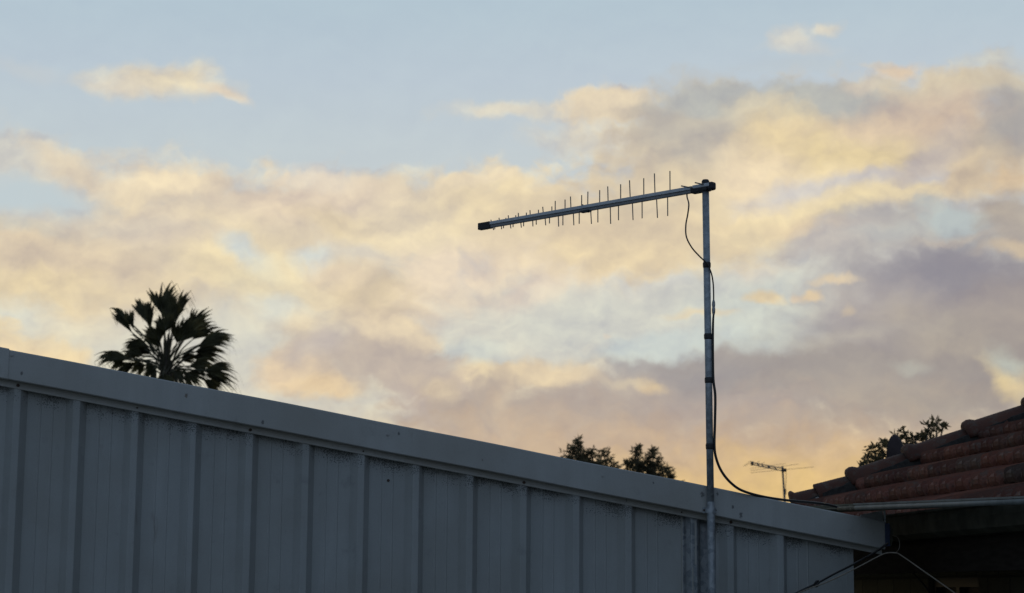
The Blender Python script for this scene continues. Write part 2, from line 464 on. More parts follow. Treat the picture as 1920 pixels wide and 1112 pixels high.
mb = MB(); mb.tube([mast_pt(352), mast_pt(340), mast_pt(337)], [mr*1.08, mr*1.08, mr*.8], 18); mb.build('mast_cap', m_black, ant)
for v in (497, 631, 713, 837):
    mb = MB(); mb.tube([mast_pt(v-5.5), mast_pt(v-3), mast_pt(v+3), mast_pt(v+5.5)], [mr*1.0, mr*1.12, mr*1.1, mr*1.0], 18); mb.build('tape_band', m_black, ant)
# saddle clamp fixing the mast to the barge
q = hit(1334, 957, W0+WN*.037, WN); qs, qz = (q-W0).dot(WW), q.z
mb = MB()
ms = (mast_pt(957)-W0).dot(WW)
arc = [(ms-.026, .0385), (ms-.0175, .0385)]
for i in range(11):
    a = PI-PI*i/10; arc.append((ms+math.cos(a)*.0165, NM-.002+math.sin(a)*.0165 if i not in (0, 10) else NM-.002))
arc += [(ms+.0175, .0385), (ms+.026, .0385)]
vs = []
for (s_, n_) in arc: vs += [W(s_, n_, qz-.0095), W(s_, n_, qz+.0095)]
mb.add(vs, [(2*i, 2*i+2, 2*i+3, 2*i+1) for i in range(len(arc)-1)])
sd = mb.build('saddle_clamp', m_pole, ant); md = sd.modifiers.new('t', 'SOLIDIFY'); md.thickness = .0018
for ds in (-.0215, .0215):
    mb = MB(); mb.tube([W(ms+ds, .038, qz), W(ms+ds, .0435, qz)], .0036, 8); mb.build('bolt', m_rust, sd)
# boom
zb = hit(1322, 351.5, mP0, WN).z
def onz(u, v, z):
    d = ray(u, v); return CAM + d*((z-CAM.z)/d.z)
bR = onz(1322, 351.5, zb); bL = onz(903, 424.5, zb)
bd = (bL-bR).normalized(); bn = bd.cross(UP).normalized()
if bn.y > 0: bn = -bn       # towards the camera
def boom_at(u):             # point of the boom axis seen at image column u
    best = None
    lo, hi = -.3, 1.4
    for _ in range(40):
        m_ = (lo+hi)/2; P = bR+bd*m_ - CAM; x = 960+F*P.dot(CR)/P.dot(AF)
        if x > u: lo = m_
        else: hi = m_
    return bR+bd*lo
bA, bB = boom_at(917), boom_at(1299)
mb = MB(); mb.box(bB-UP*.0005-bn*.009, bA-bB, bn*.018, UP*.0125); mb.build('boom', m_alu, ant, bevel=.0012)
mb = MB(); mb.box(bB-UP*.0120-bn*.009, bA-bB, bn*.014, UP*.0105); mb.build('boom', simple('boom_lower_shaded', (.26,.265,.27), .5, .2, .1, 50), ant, bevel=.0012)  # lower half darker: shade on the boom's underside put into its colour
mb = MB(); e0, e1 = boom_at(899), boom_at(921)
mb.box(e1-UP*.0145-bn*.0115, e0-e1, bn*.023, UP*.028); mb.build('end_cap', m_black, ant, bevel=.003)
upper = [(917.6,415.6),(920.4,412.2),(932.5,412.5),(935.5,408.6),(948.5,408.6),(953,404),(967,403.8),(971.8,399.4),(987,398.7),(993.7,394.2),(1009.6,393.3),(1017.6,387.9),(1034.8,387.2),(1041.1,376.8),(1059.5,374.3),(1069.6,368.6),(1090.6,366),(1102.3,359.4),(1124.4,356.7),(1139.5,349.7),(1163.7,345.6),(1180.3,338.2),(1207,334.3),(1227,325.3),(1256.1,320.7)]
lower = [(913.5,430.5),(925.4,431.2),(927.7,429.8),(940.5,429.8),(944,428),(957.9,428.2),(962,426),(977.5,426.7),(981.8,424.4),(999.2,424.4),(1005.4,421.4),(1023.3,422.4),(1030.3,419),(1047.5,424.8),(1055.4,422.4),(1076,422.4),(1086,419.7),(1109,419.7),(1121,417),(1145,419.8),(1159.7,413),(1187,412.7),(1204,409.4),(1232.8,408.6),(1252,405)]
bpn = Vector((bd.y, -bd.x, 0))
for k, (u, v) in enumerate(upper):
    t_ = hit(u, v, bR, bpn); b0 = Vector((t_.x, t_.y, zb+.010)) + bd*random.uniform(-.0035, .001)*(k % 2)
    mb = MB(); mb.tube([b0, t_], .0021, 7); mb.build('element', m_elem, ant)
for k, (u, v) in enumerate(lower):
    t_ = hit(u, v, bR, bpn); b0 = Vector((t_.x, t_.y, zb-.010)) + bd*random.uniform(.001, .005)*(k % 2)
    mb = MB(); mb.tube([b0, t_], .0021, 7); mb.build('element', m_elem, ant)
# joint clip mid boom
j0 = boom_at(1092); j1 = boom_at(1103)
mb = MB(); mb.tube([j0+UP*.012-bn*.0, j0+UP*.017], .004, 8); mb.tube([j1-UP*.011, j1-UP*.018], .005, 8); mb.box(boom_at(1106)-UP*.0155-bn*.010, boom_at(1090)-boom_at(1106), bn*.0215, UP*.006)
mb.build('boom_joint', m_black, ant)
# mounting bracket : dark sleeve, tube section through the mast, end plug, two U-bolts
g0, g1 = boom_at(1298), boom_at(1316)
mb = MB(); mb.box(g1-UP*.0165-bn*.014, g0-g1, bn*.028, UP*.026); mb.build('bracket', m_black, ant, bevel=.004)
g2, g3 = boom_at(1303), boom_at(1334)
mb = MB(); mb.box(g3-UP*.001-bn*.012, g2-g3, bn*.029, UP*.0125); mb.build('bracket', m_alu, ant, bevel=.002)
mb = MB(); mb.box(boom_at(1330)-UP*.0155-bn*.013, boom_at(1312)-boom_at(1330), bn*.032, UP*.014); mb.build('bracket', m_black, ant, bevel=.003)
h0, h1 = boom_at(1328), boom_at(1339.5)
mb = MB(); mb.box(h1-UP*.0145-bn*.0135, h0-h1, bn*.028, UP*.030); mb.build('bracket_plug', m_black, ant, bevel=.007)
for (u0, v0, u1, v1) in ((1280.5, 346.5, 1300, 353), (1306.5, 340.3, 1319, 346)):
    a = hit(u0, v0, mt+WN*.02, WN); b = hit(u1, v1, mt+WN*.02, WN)
    mb = MB(); mb.tube([a-WN*.02, b], .0024, 8); mb.build('bolt', m_elem, ant)

# coaxial cable, in two lengths joined by a connector
def cable_pts(L): return smooth_path([hit(u, v, W0+WN*n, WN) for (u, v, n) in L], 8)
cab = empty('antenna_cable', hit(1338, 575, W0+WN*.06, WN), 'black coaxial cable hanging from the antenna boom and taped down its mast', 'cable')
b_start = boom_at(1288)-UP*.014
p1 = [b_start, b_start-UP*.012+(WN*.002)] + [hit(u, v, W0+WN*n, WN) for (u, v, n) in ((1291.5,383,.05),(1289.5,402,.052),(1286,422,.055),(1287,444,.06),(1297,464,.068),(1311,480,.072),(1324,493,.072),(1333,510,.066),(1337,530,.06),(1338,550,.058),(1338,566,.057))]
p1[2:2] = []
mb = MB(); mb.tube(smooth_path(p1, 6), .0027, 8); mb.build('thin_cable', m_cable, cab, smooth=True)
mb = MB()
c0, c1 = hit(1338, 562, W0+WN*.057, WN), hit(1338, 590, W0+WN*.057, WN)
L = [c0.lerp(c1, k/6) for k in range(7)]
mb.tube(L, [.003, .0055, .0062, .0052, .0064, .006, .0042], 10); mb.build('connector', m_galv, cab)
p2 = [(1338,588,.057),(1337,604,.056),(1336.5,632,.054),(1336.5,670,.055),(1337.5,712,.056),(1341,742,.058),(1340.5,790,.058),(1339.5,836,.056),(1343,860,.054),(1353,884,.052),(1370,905,.050),(1392,920,.046),(1430,931,.030),(1475,938,-.01),(1520,942,-.05),(1552,946,-.09),(1580,954,-.13)]
mb = MB(); mb.tube(cable_pts(p2), [.0036+.0012*min(1, i/20) for i in range(len(cable_pts(p2)))], 9); mb.build('thick_cable', m_cable, cab, smooth=True)

# ------------------------------------------------------------------ house with tiled roof
PH = R(7); TH = R(22.5)
HC = Vector((-math.sin(PH), math.cos(PH), 0)); HX = Vector((math.cos(PH), math.sin(PH), 0))
HU = (HX*math.cos(TH)+UP*math.sin(TH)); HN = HC.cross(HU)
if HN.z < 0: HN = -HN
HP = at(1756, 880, 9.0)
def T(u_, c_, h=0.): return HP + HU*u_ + HC*c_ + HN*h
def uc(P): d = P-HP; return d.dot(HU), d.dot(HC)
GA = .341; EAVE = -2*GA-.03
k1 = hit(1560, 939, HP-HN*.03, HN); k2 = hit(1920, 794, HP-HN*.03, HN)
hd = (k2-k1).normalized()
def hip_at_u(u):      # point of the hip line seen at image column u
    lo, hi = -3., 6.
    for _ in range(40):
        m_ = (lo+hi)/2; P = k1+hd*m_-CAM; x = 960+F*P.dot(CR)/P.dot(AF)
        if x < u: lo = m_
        else: hi = m_
    return k1+hd*lo
hipn = hd.cross(UP).normalized()          # horizontal normal of the vertical plane through the hip
if hipn.y < 0: hipn = -hipn               # points to the far side
eave_pt = None
(u1_, c1_), (u2_, c2_) = uc(k1), uc(k2)
def hip_c(u_): return c1_+(c2_-c1_)*(u_-u1_)/(u2_-u1_)
corner = T(EAVE, hip_c(EAVE))
EO = T(EAVE, 0)
house = empty('brick_house', Vector((EO.x+.5, EO.y, 0)), 'brick house with a weathered red terracotta tiled hip roof', 'house')
rng = random.Random(3)
mb = MB()
RP = .172
cmin = -8.6
for i in range(-2, 9):
    cmax = max(hip_c(i*GA), hip_c((i+1)*GA))+.3
    nt = int((cmax-cmin)/(2*RP))+1
    jit = .0
    for j in range(nt):
        cc0 = cmin+j*2*RP+jit+rng.uniform(-.004, .004)
        lift = rng.uniform(0, .007); du = rng.uniform(-.010, .010); skew = rng.uniform(-.006, .006)
        b = rng.uniform(.55, 1.18); g_ = rng.uniform(.88, 1.06)
        col = (b, b*g_, b*g_*rng.uniform(.92, 1.05))
        if rng.random() < .12: col = (b*.62, b*.9, b*1.0)
        prof = []                # (across, crown height, gap under the nose)
        for r in range(2):
            o_ = r*RP
            prof += [(o_, -.044, 0), (o_+.010, -.040, 0), (o_+.013, -.008, 0), (o_+.024, .006, 0), (o_+.038, .011, 0), (o_+.044, .024, 0), (o_+.050, .012, .004), (o_+.060, .014, .026), (o_+.090, .015, .028), (o_+.102, .014, .008),
                     (o_+.112, .013, 0), (o_+.118, .025, 0), (o_+.124, .011, 0), (o_+.142, .005, 0), (o_+.153, -.010, 0), (o_+.156, -.040, 0), (o_+.166, -.044, 0)]
        m_ = len(prof)
        rows = [(-.049, .022), (-.053, .036), (-.048, .050), (-.033, .057), (.015, .052), (.12, .036), (.25, .015), (GA+.03, -.002)]
        vs = []
        ds_ = [rng.uniform(-.004, .004), rng.uniform(-.004, .004)]
        for q, (c_, h, gp) in enumerate(prof): vs.append(T(i*GA-.040+du+skew*(c_/.34)+ds_[q*2//m_], cc0+c_, -.052+gp+lift*.4+(h*.25 if h < 0 else 0)))
        for k_, (uu, hh) in enumerate(rows):
            for q, (c_, h, gp) in enumerate(prof):
                k = (.35, .7, .95, 1., 1., .95, .8, .6)[k_]
                vs.append(T(i*GA+uu+du+skew*(c_/.34)+(ds_[q*2//m_] if k_ < 4 else 0)+(.022 if h < -.02 and k_ < 4 else 0), cc0+c_, h*k+hh-.050+lift*(1-uu/GA)))
        nr = len(rows)+1
        mb.add(vs, [(a*m_+p, a*m_+p+1, (a+1)*m_+p+1, (a+1)*m_+p) for a in range(nr-1) for p in range(m_-1)], col)
roof = mb.build('tiled_roof', m_tile, house, recalc=False, cut=[(k1+hipn*.01, hipn)])
# boarding below the tiles and the far slope of the hip
mb = MB()
UR = 9*GA
near_lo, near_hi = T(EAVE, cmin, -.075), T(UR, cmin, -.075)
hl, hh_ = T(EAVE, hip_c(EAVE), -.075), T(UR, hip_c(UR), -.075)
mb.add([near_lo, hl, hh_, near_hi], [(0,1,2,3)])
far1 = hl; far2 = Vector((hl.x, hl.y, hl.z))+HX*7.
top2 = hh_ + HX*1.
mb.add([hl, far2, top2, hh_], [(0,1,2,3)])
mb.build('roof_deck', m_cap, house)
# hip caps bedded in mortar
marks = [(1494, 1545), (1540, 1604), (1600, 1711), (1706, 1823), (1819, 1937), (1932, 2060)]
capr = .098
hup = hipn.cross(hd).normalized()
if hup.z < 0: hup = -hup
for i, (ua, ub) in enumerate(marks):
    a, b = hip_at_u(ua), hip_at_u(ub); L = (b-a).length
    mb = MB(); vs = []; nn_ = 14
    if i in (1,): secs = [(0, .084), (.02, .088), (.3, .085), (.7, .082), (1., .078)]
    else: secs = [(0, .088), (.02, .098), (.09, .106), (.14, .103), (.21, .088), (.6, .085), (1., .081)]
    for (t, r) in secs:
        for j in range(nn_+1):
            an = PI*1.04*j/nn_-.02*PI
            c_ = a+hd*(L*t)
            vs.append(c_ + hipn*math.cos(an)*r + hup*(math.sin(an)*r*.88 + .040-.018*t))
    k = nn_+1
    mb.add(vs, [(p*k+j, (p+1)*k+j, (p+1)*k+j+1, p*k+j+1) for p in range(len(secs)-1) for j in range(nn_)]+[tuple(range(k))], (rng.uniform(.5, .62),)*3)
    o = mb.build('hip_cap', m_cap, house, smooth=False)
    for p in o.data.polygons: p.use_smooth = len(p.vertices) == 4
    md = o.modifiers.new('t', 'SOLIDIFY'); md.thickness = .012
mb = MB(); vs = []; ns = 60
a, b = hip_at_u(1480), hip_at_u(2040)
for i in range(ns+1):
    c_ = a.lerp(b, i/ns); w_ = .094+.016*noise.noise(Vector((i*.7, 0, 0)))
    for (x, y) in ((-w_-.012, -.10), (-w_+.008, .052+.010*noise.noise(Vector((i*.5, 3, 0)))), (-w_*.6, .060), (w_*.6, .060), (w_, 0), (w_, -.06)):
        vs.append(c_+hipn*x+hup*y)
mb.add(vs, [(i*6+j, (i+1)*6+j, (i+1)*6+j+1, i*6+j+1) for i in range(ns) for j in range(5)])
mb.build('mortar_bedding', m_mortar, house)
pm = hip_at_u(1532)
mb = MB(); vs = [pm-hipn*.115+hup*.0, ]
bmx = bmesh.new(); bmesh.ops.create_icosphere(bmx, subdivisions=2, radius=.03)
vv = [Vector((v.co.x*1.1, v.co.y*1.0, v.co.z*1.7))*(1+.35*noise.noise(v.co*40)) + pm-hipn*.088-UP*.005 for v in bmx.verts]
MBm = MB(); MBm.add(vv, [tuple(v.index for v in f.verts) for f in bmx.faces]); bmx.free()
tag(MBm.build('mortar_patch', simple('pale_mortar', (.34,.32,.29), .95, 0, .25, 50), house), 'pale lump of mortar on the hip')
# walls
zs = 2.0                      # soffit height
ov = .46
wallX = HX*ov
c_near, c_far = -8.6, hip_c(EAVE)-ov
def E(c_, x, z):             # house frame: c along eave, x inwards from eave edge, z absolute
    P = EO + HC*c_ + HX*x; return Vector((P.x, P.y, z))
# window opening from the photograph, on the wall plane
wP = E(0, ov, 0)
wa = (hit(1835, 1095, wP, HX)-EO).dot(HC); wb = (hit(1741, 1095, wP, HX)-EO).dot(HC)
wtop = hit(1790, 1083, wP, HX).z; wbot = wtop-1.05
mb = MB()
def wallbox(ca, cb, za, zb_): mb.box(E(ca, ov, za), HC*(cb-ca), HX*.11, UP*(zb_-za))
wallbox(c_near, wa, 0, zs+.02); wallbox(wb, c_far, 0, zs+.02); wallbox(wa, wb, 0, wbot); wallbox(wa, wb, wtop, zs+.02)
mb.box(E(c_far-.11, ov+.11, 0), HC*.11, HX*7, UP*(zs+.02)); mb.box(E(c_near, ov+.11, 0), HC*.11, HX*7, UP*(zs+.02))
mb.build('wall', m_brick, house)
mb = MB()
t_ = .04
mb.box(E(wa, ov+.02, wbot), HC*t_, HX*.05, UP*(wtop-wbot)); mb.box(E(wb-t_, ov+.02, wbot), HC*t_, HX*.05, UP*(wtop-wbot))
mb.box(E(wa+t_, ov+.02, wtop-t_), HC*(wb-wa-2*t_), HX*.05, UP*t_); mb.box(E(wa+t_, ov+.02, wbot), HC*(wb-wa-2*t_), HX*.05, UP*t_)
mb.box(E((wa+wb)/2-.02, ov+.022, wbot+t_), HC*.04, HX*.045, UP*(wtop-wbot-2*t_))
win = mb.build('window', m_frame, house)
mb = MB(); mb.box(E(wa+t_, ov+.045, wbot+t_), HC*(wb-wa-2*t_), HX*.006, UP*(wtop-wbot-2*t_)); mb.build('pane', m_glass, win)
mb = MB(); mb.box(E(wa-.03, ov-.03, wbot-.06), HC*(wb-wa+.06), HX*.08, UP*.055); mb.build('sill', m_brick, win)
ez = EO.z
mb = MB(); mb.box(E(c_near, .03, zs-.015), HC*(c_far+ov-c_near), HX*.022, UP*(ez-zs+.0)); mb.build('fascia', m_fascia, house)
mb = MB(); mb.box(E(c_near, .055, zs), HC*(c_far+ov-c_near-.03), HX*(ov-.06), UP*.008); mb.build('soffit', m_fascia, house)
mb = MB()
gz_ = ez; ez = ez+.012
gp = [(.028, ez-.115), (-.03, ez-.115), (-.062, ez-.10), (-.07, ez-.06), (-.068, ez-.030), (-.078, ez-.026), (-.078, ez-.018), (-.062, ez-.020), (-.055, ez-.095), (-.02, ez-.105), (.028, ez-.108)]
mb.sweep([E(0, x, z) for (x, z) in gp], HC*c_near, HC*(c_far+ov)); mb.build('gutter', m_gutter, house)

# satellite dish seen from behind, standing behind the hip
dish_c = at(1682, 869, 11.9)
dish = empty('satellite_dish', dish_c, 'dark rounded satellite dish standing up behind the tiled hip', 'satellite dish')
mb = MB(); px = 11.9/F; ra, rb = 23*px, 54*px
nrm = Vector((.45, -.8, -.1)).normalized(); xx = nrm.cross(UP).normalized(); yy = xx.cross(nrm)
if yy.z < 0: yy = -yy
if xx.x < 0: xx = -xx
vs = []; rr = [.0, .35, .65, .85, 1.]
for r in rr:
    for j in range(28):
        an = 2*PI*j/28
        lx, ly = math.cos(an)*ra*r*1.1, math.sin(an)*rb*r
        lx += -.22*ly*.75 + .0 
        vs.append(dish_c + xx*lx + yy*ly + nrm*(.06*(1-r*r)))
mb.add(vs, [(i*28+j, i*28+(j+1) % 28, (i+1)*28+(j+1) % 28, (i+1)*28+j) for i in range(4) for j in range(28)])
o = mb.build('reflector', m_dish, dish, smooth=True); md = o.modifiers.new('t', 'SOLIDIFY'); md.thickness = .008
mb = MB(); mb.tube([dish_c-nrm*.0, dish_c+Vector((0, .05, -.25)), dish_c+Vector((0, .05, -.8))], .02, 10); mb.build('bracket', m_galv, dish)
mb = MB(); mb.tube([dish_c-UP*rb*.9-nrm*.01, dish_c-nrm*.34-UP*.2], .010, 8); mb.tube([dish_c-nrm*.33-UP*.19, dish_c-nrm*.39-UP*.17], .028, 10); mb.build('receiver_arm', m_galv, dish)

# ------------------------------------------------------------------ patio roof between shed and house
tz = .3095+CAM.z
def onplane_z(u, v, z): d = ray(u, v); return CAM+d*((z-CAM.z)/d.z)
# level rail : passes (1575,951) at 7.05 and (1920,938) at ~6.2
ra_ = at(1572, 953.5, 7.06); rb_ = at(1921, 940.5, 5.6)
rd = (rb_-ra_).normalized()
pat = empty('patio_cover', Vector((ra_.x, ra_.y, 2.1)), 'flat patio cover edged by a pale metal rail between shed and tiled house', 'patio roof')
rj = at(1640, 950, 6.9); tj = (rj-ra_).dot(rd); rj = ra_+rd*tj
mb = MB(); mb.tube([rj, ra_+rd*2.2], .0086, 16); o = mb.build('edge_rail', m_tube, pat, smooth=True)
mb = MB(); mb.tube([ra_, ra_+rd*(tj*.45), rj-rd*.0], .0066, 14); tag(mb.build('edge_rail', m_tube_old, pat, smooth=True), 'rusty cream end of the rail')
for q in (.13, tj-.06, tj+.0):
    mb = MB(); mb.tube([ra_+rd*(q-.006), ra_+rd*(q+.006)], .0085, 14); mb.build('rail_collar', m_tube_old, pat)
mb = MB(); side = rd.cross(UP).normalized(); 
if side.y > 0: side = -side
mb.box(ra_+rd*tj*.9+UP*.0100-side*.012, rd*3, side*.016, UP*.006); mb.build('capping', m_tube, pat)
# sheet (polygon) with ribs underneath
z_ = ra_.z+.002
rdh = Vector((rd.x, rd.y, 0)); slope_ = rd.z/rdh.length; rdh.normalize()
def onsheet(P): return Vector((P.x, P.y, z_ + (P-ra_).dot(rdh)*slope_))
gl = lambda c_: E(c_, -.085, z_)
P = [Vector((x.x, x.y, z_)) for x in (ra_+rd*(tj+.03)-side*.02, ra_+rd*2.2-side*.02)]
def clipY(Y, X): return Vector((X, Y, z_))
mb = MB()
nb = 18
L0 = P[0]; L1 = clipY(9.3, .95)
for i in range(nb):
    t0, t1 = i/nb, (i+1)/nb
    a0 = L0.lerp(L1, t0); a1 = L0.lerp(L1, t1)
    # right edge : gutter line from rail end to far
    g0_ = gl(-3.1).lerp(gl(1.7), t0); g1_ = gl(-3.1).lerp(gl(1.7), t1)
    a0, a1, g0_, g1_ = map(onsheet, (a0, a1, g0_, g1_))
    am = a0.lerp(a1, .72); gm = g0_.lerp(g1_, .72)
    mb.add([a0, g0_, gm, am, a0+UP*.004, g0_+UP*.004, gm+UP*.004, am+UP*.004], [(0,1,2,3),(7,6,5,4),(0,4,5,1),(3,2,6,7),(1,5,6,2),(0,3,7,4)])
    mb.add([am+UP*.012, gm+UP*.012, g1_+UP*.012, a1+UP*.012, am+UP*.016, gm+UP*.016, g1_+UP*.016, a1+UP*.016], [(0,1,2,3),(7,6,5,4),(0,4,5,1),(3,2,6,7),(1,5,6,2),(0,3,7,4)])
mb.build('roof_sheet', m_soff, pat)
# eye bolt and hanger strap at the shed corner
hb = ra_+rd*(tj+.052)
k_ = at(1656, 953, hb.y-.03)
mb = MB(); ring = [k_+Vector((math.cos(a), 0, math.sin(a)))*.006 for a in [2*PI*i/16 for i in range(17)]]
mb.tube(ring, .0026, 6); mb.build('eye_bolt', m_tube_old, pat)
a = at(1658, 957, 6.93); b = at(1659.5, 981, 6.93)
mb = MB(); mb.beam(a, b, .007, .003, up=(0,1,0)); mb.build('hanger_strap', m_wall, pat)

# cords in front of the shed end
def rope(name, L, r, mat, label, cat):
    P_ = smooth_path([at(*q) for q in L], 8)
    o = empty(name, P_[0], label, cat)
    return o, P_
Lc = [(1430, 1150, 6.0), (1500, 1111, 6.15), (1552, 1091, 6.3), (1600, 1068, 6.4), (1640, 1047, 6.45), (1661, 1037.5, 6.5), (1680, 1037, 6.5), (1692, 1043, 6.5), (1725, 1066, 6.45), (1790, 1112, 6.3), (1850, 1156, 6.2)]
o, P_ = rope('clothes_line', Lc, .0018, m_cord, 'thin pale cord looped up in a peak below the shed corner', 'cord')
mb = MB(); mb.tube(P_, .0021, 7); mb.build('cord', m_cord, o, smooth=True)
P_ = smooth_path([at(*q) for q in ((1679, 1037, 6.5), (1685, 1030, 6.5), (1687, 1019, 6.55), (1683, 1008, 6.75), (1673, 1004, 6.93))], 6)
mb = MB(); mb.tube(P_, .0006, 6); mb.build('hanging_loop', m_cord, o, smooth=True)
Lb = [(1420, 1152, 6.3), (1495, 1111, 6.45), (1531, 1094, 6.5), (1562, 1077, 6.58), (1600, 1058, 6.66), (1640, 1036, 6.8), (1664, 1019, 6.92)]
P_ = smooth_path([at(*q) for q in Lb], 8)
o = empty('black_lead', P_[0], 'black lead with a knot sloping up to the shed corner', 'cable')
mb = MB(); mb.tube(P_, .0042, 8); mb.build('lead', m_cable, o, smooth=True)
kn = at(1531, 1094.5, 6.49); mb = MB()
mb.tube(smooth_path([kn+Vector(v)*.008 for v in ((-1.2,0,-.8),(-.2,-.9,.9),(.9,.2,.9),(.4,.8,-.9),(-.6,-.6,-1.0),(.6,-.9,.1),(1.4,0,.9))], 5), .0036, 7); mb.build('knot', m_cable, o, smooth=True)
P_ = smooth_path([at(*q) for q in ((1693, 1052, 7.9), (1704, 1066, 7.9), (1722, 1085, 7.9), (1738, 1104, 7.9), (1762, 1140, 7.9))], 6)
mb = MB(); mb.tube(P_, .004, 7); tag(mb.build('thin_lead', m_cable, None, smooth=True), 'thin dark lead drooping in front of the shaded brick wall', 'cable')

# ------------------------------------------------------------------ distant TV antenna
YD = 40.; pd = YD/F
fp = at(1469, 900, YD)
a2 = empty('tv_antenna', Vector((at(1471, 935, YD).x, at(1471, 935, YD).y, 0)), 'small distant TV antenna on a thin pole beyond the shed roof', 'antenna')
dt = at(1467, 874, YD); db = at(1471.5, 945, YD); dd = (db-dt).normalized(); db2 = dt+dd*(-dt.z/dd.z)
mb = MB(); mb.tube([db2, dt], .021, 10); mb.build('mast', m_elem, a2)
mb = MB(); mb.tube([at(1410, 867, 41), at(1468, 878.5, YD-.02)], .011, 8); mb.build('boom', m_elem, a2)
mb = MB(); mb.tube([at(1412, 871.5, 41), at(1468, 883, YD-.02)], .011, 8); mb.build('boom', m_elem, a2)
for (u, v) in ((1422, 871.5), (1431, 873.5), (1442, 875.5), (1455, 878.5)):
    mb = MB(); mb.beam(at(u-3, v-2, 40.8), at(u+3, v+3, 40.8), .02, .02); mb.build('boom_brace', m_elem, a2)
mb = MB(); mb.box(at(1408, 872.5, 41), (.06, 0, 0), (0, .06, 0), (0, 0, .085)); mb.build('end_cap', m_black, a2, bevel=.01)
mb = MB(); mb.box(at(1466, 884.5, 39.93), (.10, 0, 0), (0, .08, 0), (0, 0, .07)); mb.build('junction_box', m_black, a2, bevel=.01)
mb = MB(); mb.box(at(1440, 878.5, 40.5), (.05, 0, 0), (0, .05, 0), (0, 0, .06)); mb.build('dipole_box', m_elem, a2)
for (ua, va, ub, vb) in ((1407, 878.5, 1473, 869.3), (1407.5, 882.4, 1497, 870.2), (1408, 886.4, 1526, 875.6)):
    mb = MB(); mb.tube([at(ua, va, 39.5), at(ub, vb, 40.9)], .0042, 6); mb.build('element', m_elem, a2)
for (u, v, h) in ((1400.5, 869, .09), (1404, 869.5, .07), (1417, 869, .07), (1426, 870, .05)):
    mb = MB(); p = at(u, v, 41); mb.tube([p-UP*h*.5+Vector((-.05, .2, 0)), p+UP*h*.5+Vector((.06, -.2, 0))], .004, 5); mb.build('element', m_elem, a2)
mb = MB(); mb.tube(smooth_path([at(1474, 885, 39.95), at(1474, 900, YD), at(1472.5, 918, YD), at(1472.5, 950, YD)], 5), .006, 6); mb.tube([at(1472.6, 917, YD), at(1472.6, 927, YD)], .016, 8); mb.build('cable', m_cable, a2)

# ------------------------------------------------------------------ palm
YP = 42.; pp = YP/F
cb = at(311, 706, YP)
palm = empty('palm_tree', Vector((cb.x, cb.y, 0)), 'fan palm with ragged wind-blown leaves rising behind the shed roof', 'palm')
mb = MB(); vs = []
prs = [(0, .26), (.3, .20), (1.5, .17), (3, .155), (cb.z-.5, .15), (cb.z-.1, .19), (cb.z+.20, .12), (cb.z+.45, .075), (cb.z+.7, .04), (cb.z+.95, .015)]
rg = random.Random(11)
mb.tube([Vector((cb.x+.02*math.sin(z), cb.y, z)) for z, r in prs], [r for z, r in prs], 12); mb.build('trunk', m_trunk, palm, smooth=True)
fr = MB(); st = MB()
def leaf(hub, axis, nrm, r, spread, n, droop=1., wind=.35):
    axis = axis.normalized(); nrm = (nrm-axis*nrm.dot(axis)).normalized(); side_ = nrm.cross(axis)
    for k in range(n):
        t = k/(n-1)*2-1; an = t*spread + rg.uniform(-.03, .03)
        d = axis*math.cos(an)+side_*math.sin(an)
        ln = r*(1-.22*abs(t)**2)*rg.choice((rg.uniform(.62, .9), rg.uniform(.85, 1.12)))
        w = ln*.040*rg.uniform(.55, 1.2)+.003
        wd = (nrm.cross(d)).normalized()
        q = hub.copy(); pts_ = []; fold = nrm*((-1)**k)*.010
        split = rg.uniform(.48, .66)
        for j in range(7):
            x = j/6
            sag = droop*ln*(.05*x*x + (.62*max(0, x-split)**1.5))
            p_ = hub + d*ln*x*(1-.10*droop*max(0, x-split)) - UP*sag + Vector((wind*ln*max(0, x-split)**1.3*.5, 0, 0)) + nrm*(.06*ln*math.sin(k*2.1)*x*x)
            ww = w*(.35+1.1*x/split*.7 if x < split else max(.06, 1.1*(1-(x-split)/(1-split))))
            pts_.append((p_, ww))
        vs = []
        for (p_, ww) in pts_: vs += [p_-wd*ww+fold, p_-fold*.5, p_+wd*ww+fold]
        fr.add(vs, [(3*j+i, 3*j+i+1, 3*j+i+4, 3*j+i+3) for j in range(6) for i in (0, 1)])
        if rg.random() < .55:    # hanging thread
            e = pts_[-1][0]; L_ = ln*rg.uniform(.12, .38)
            a = e; b = e+Vector((wind*.6*L_, 0, -L_*.45)); c = e+Vector((wind*1.3*L_, 0, -L_))
            for (x, y) in ((a, b), (b, c)): fr.add([x-wd*.005, x+wd*.005, y+wd*.003, y-wd*.003], [(0,1,2,3)])
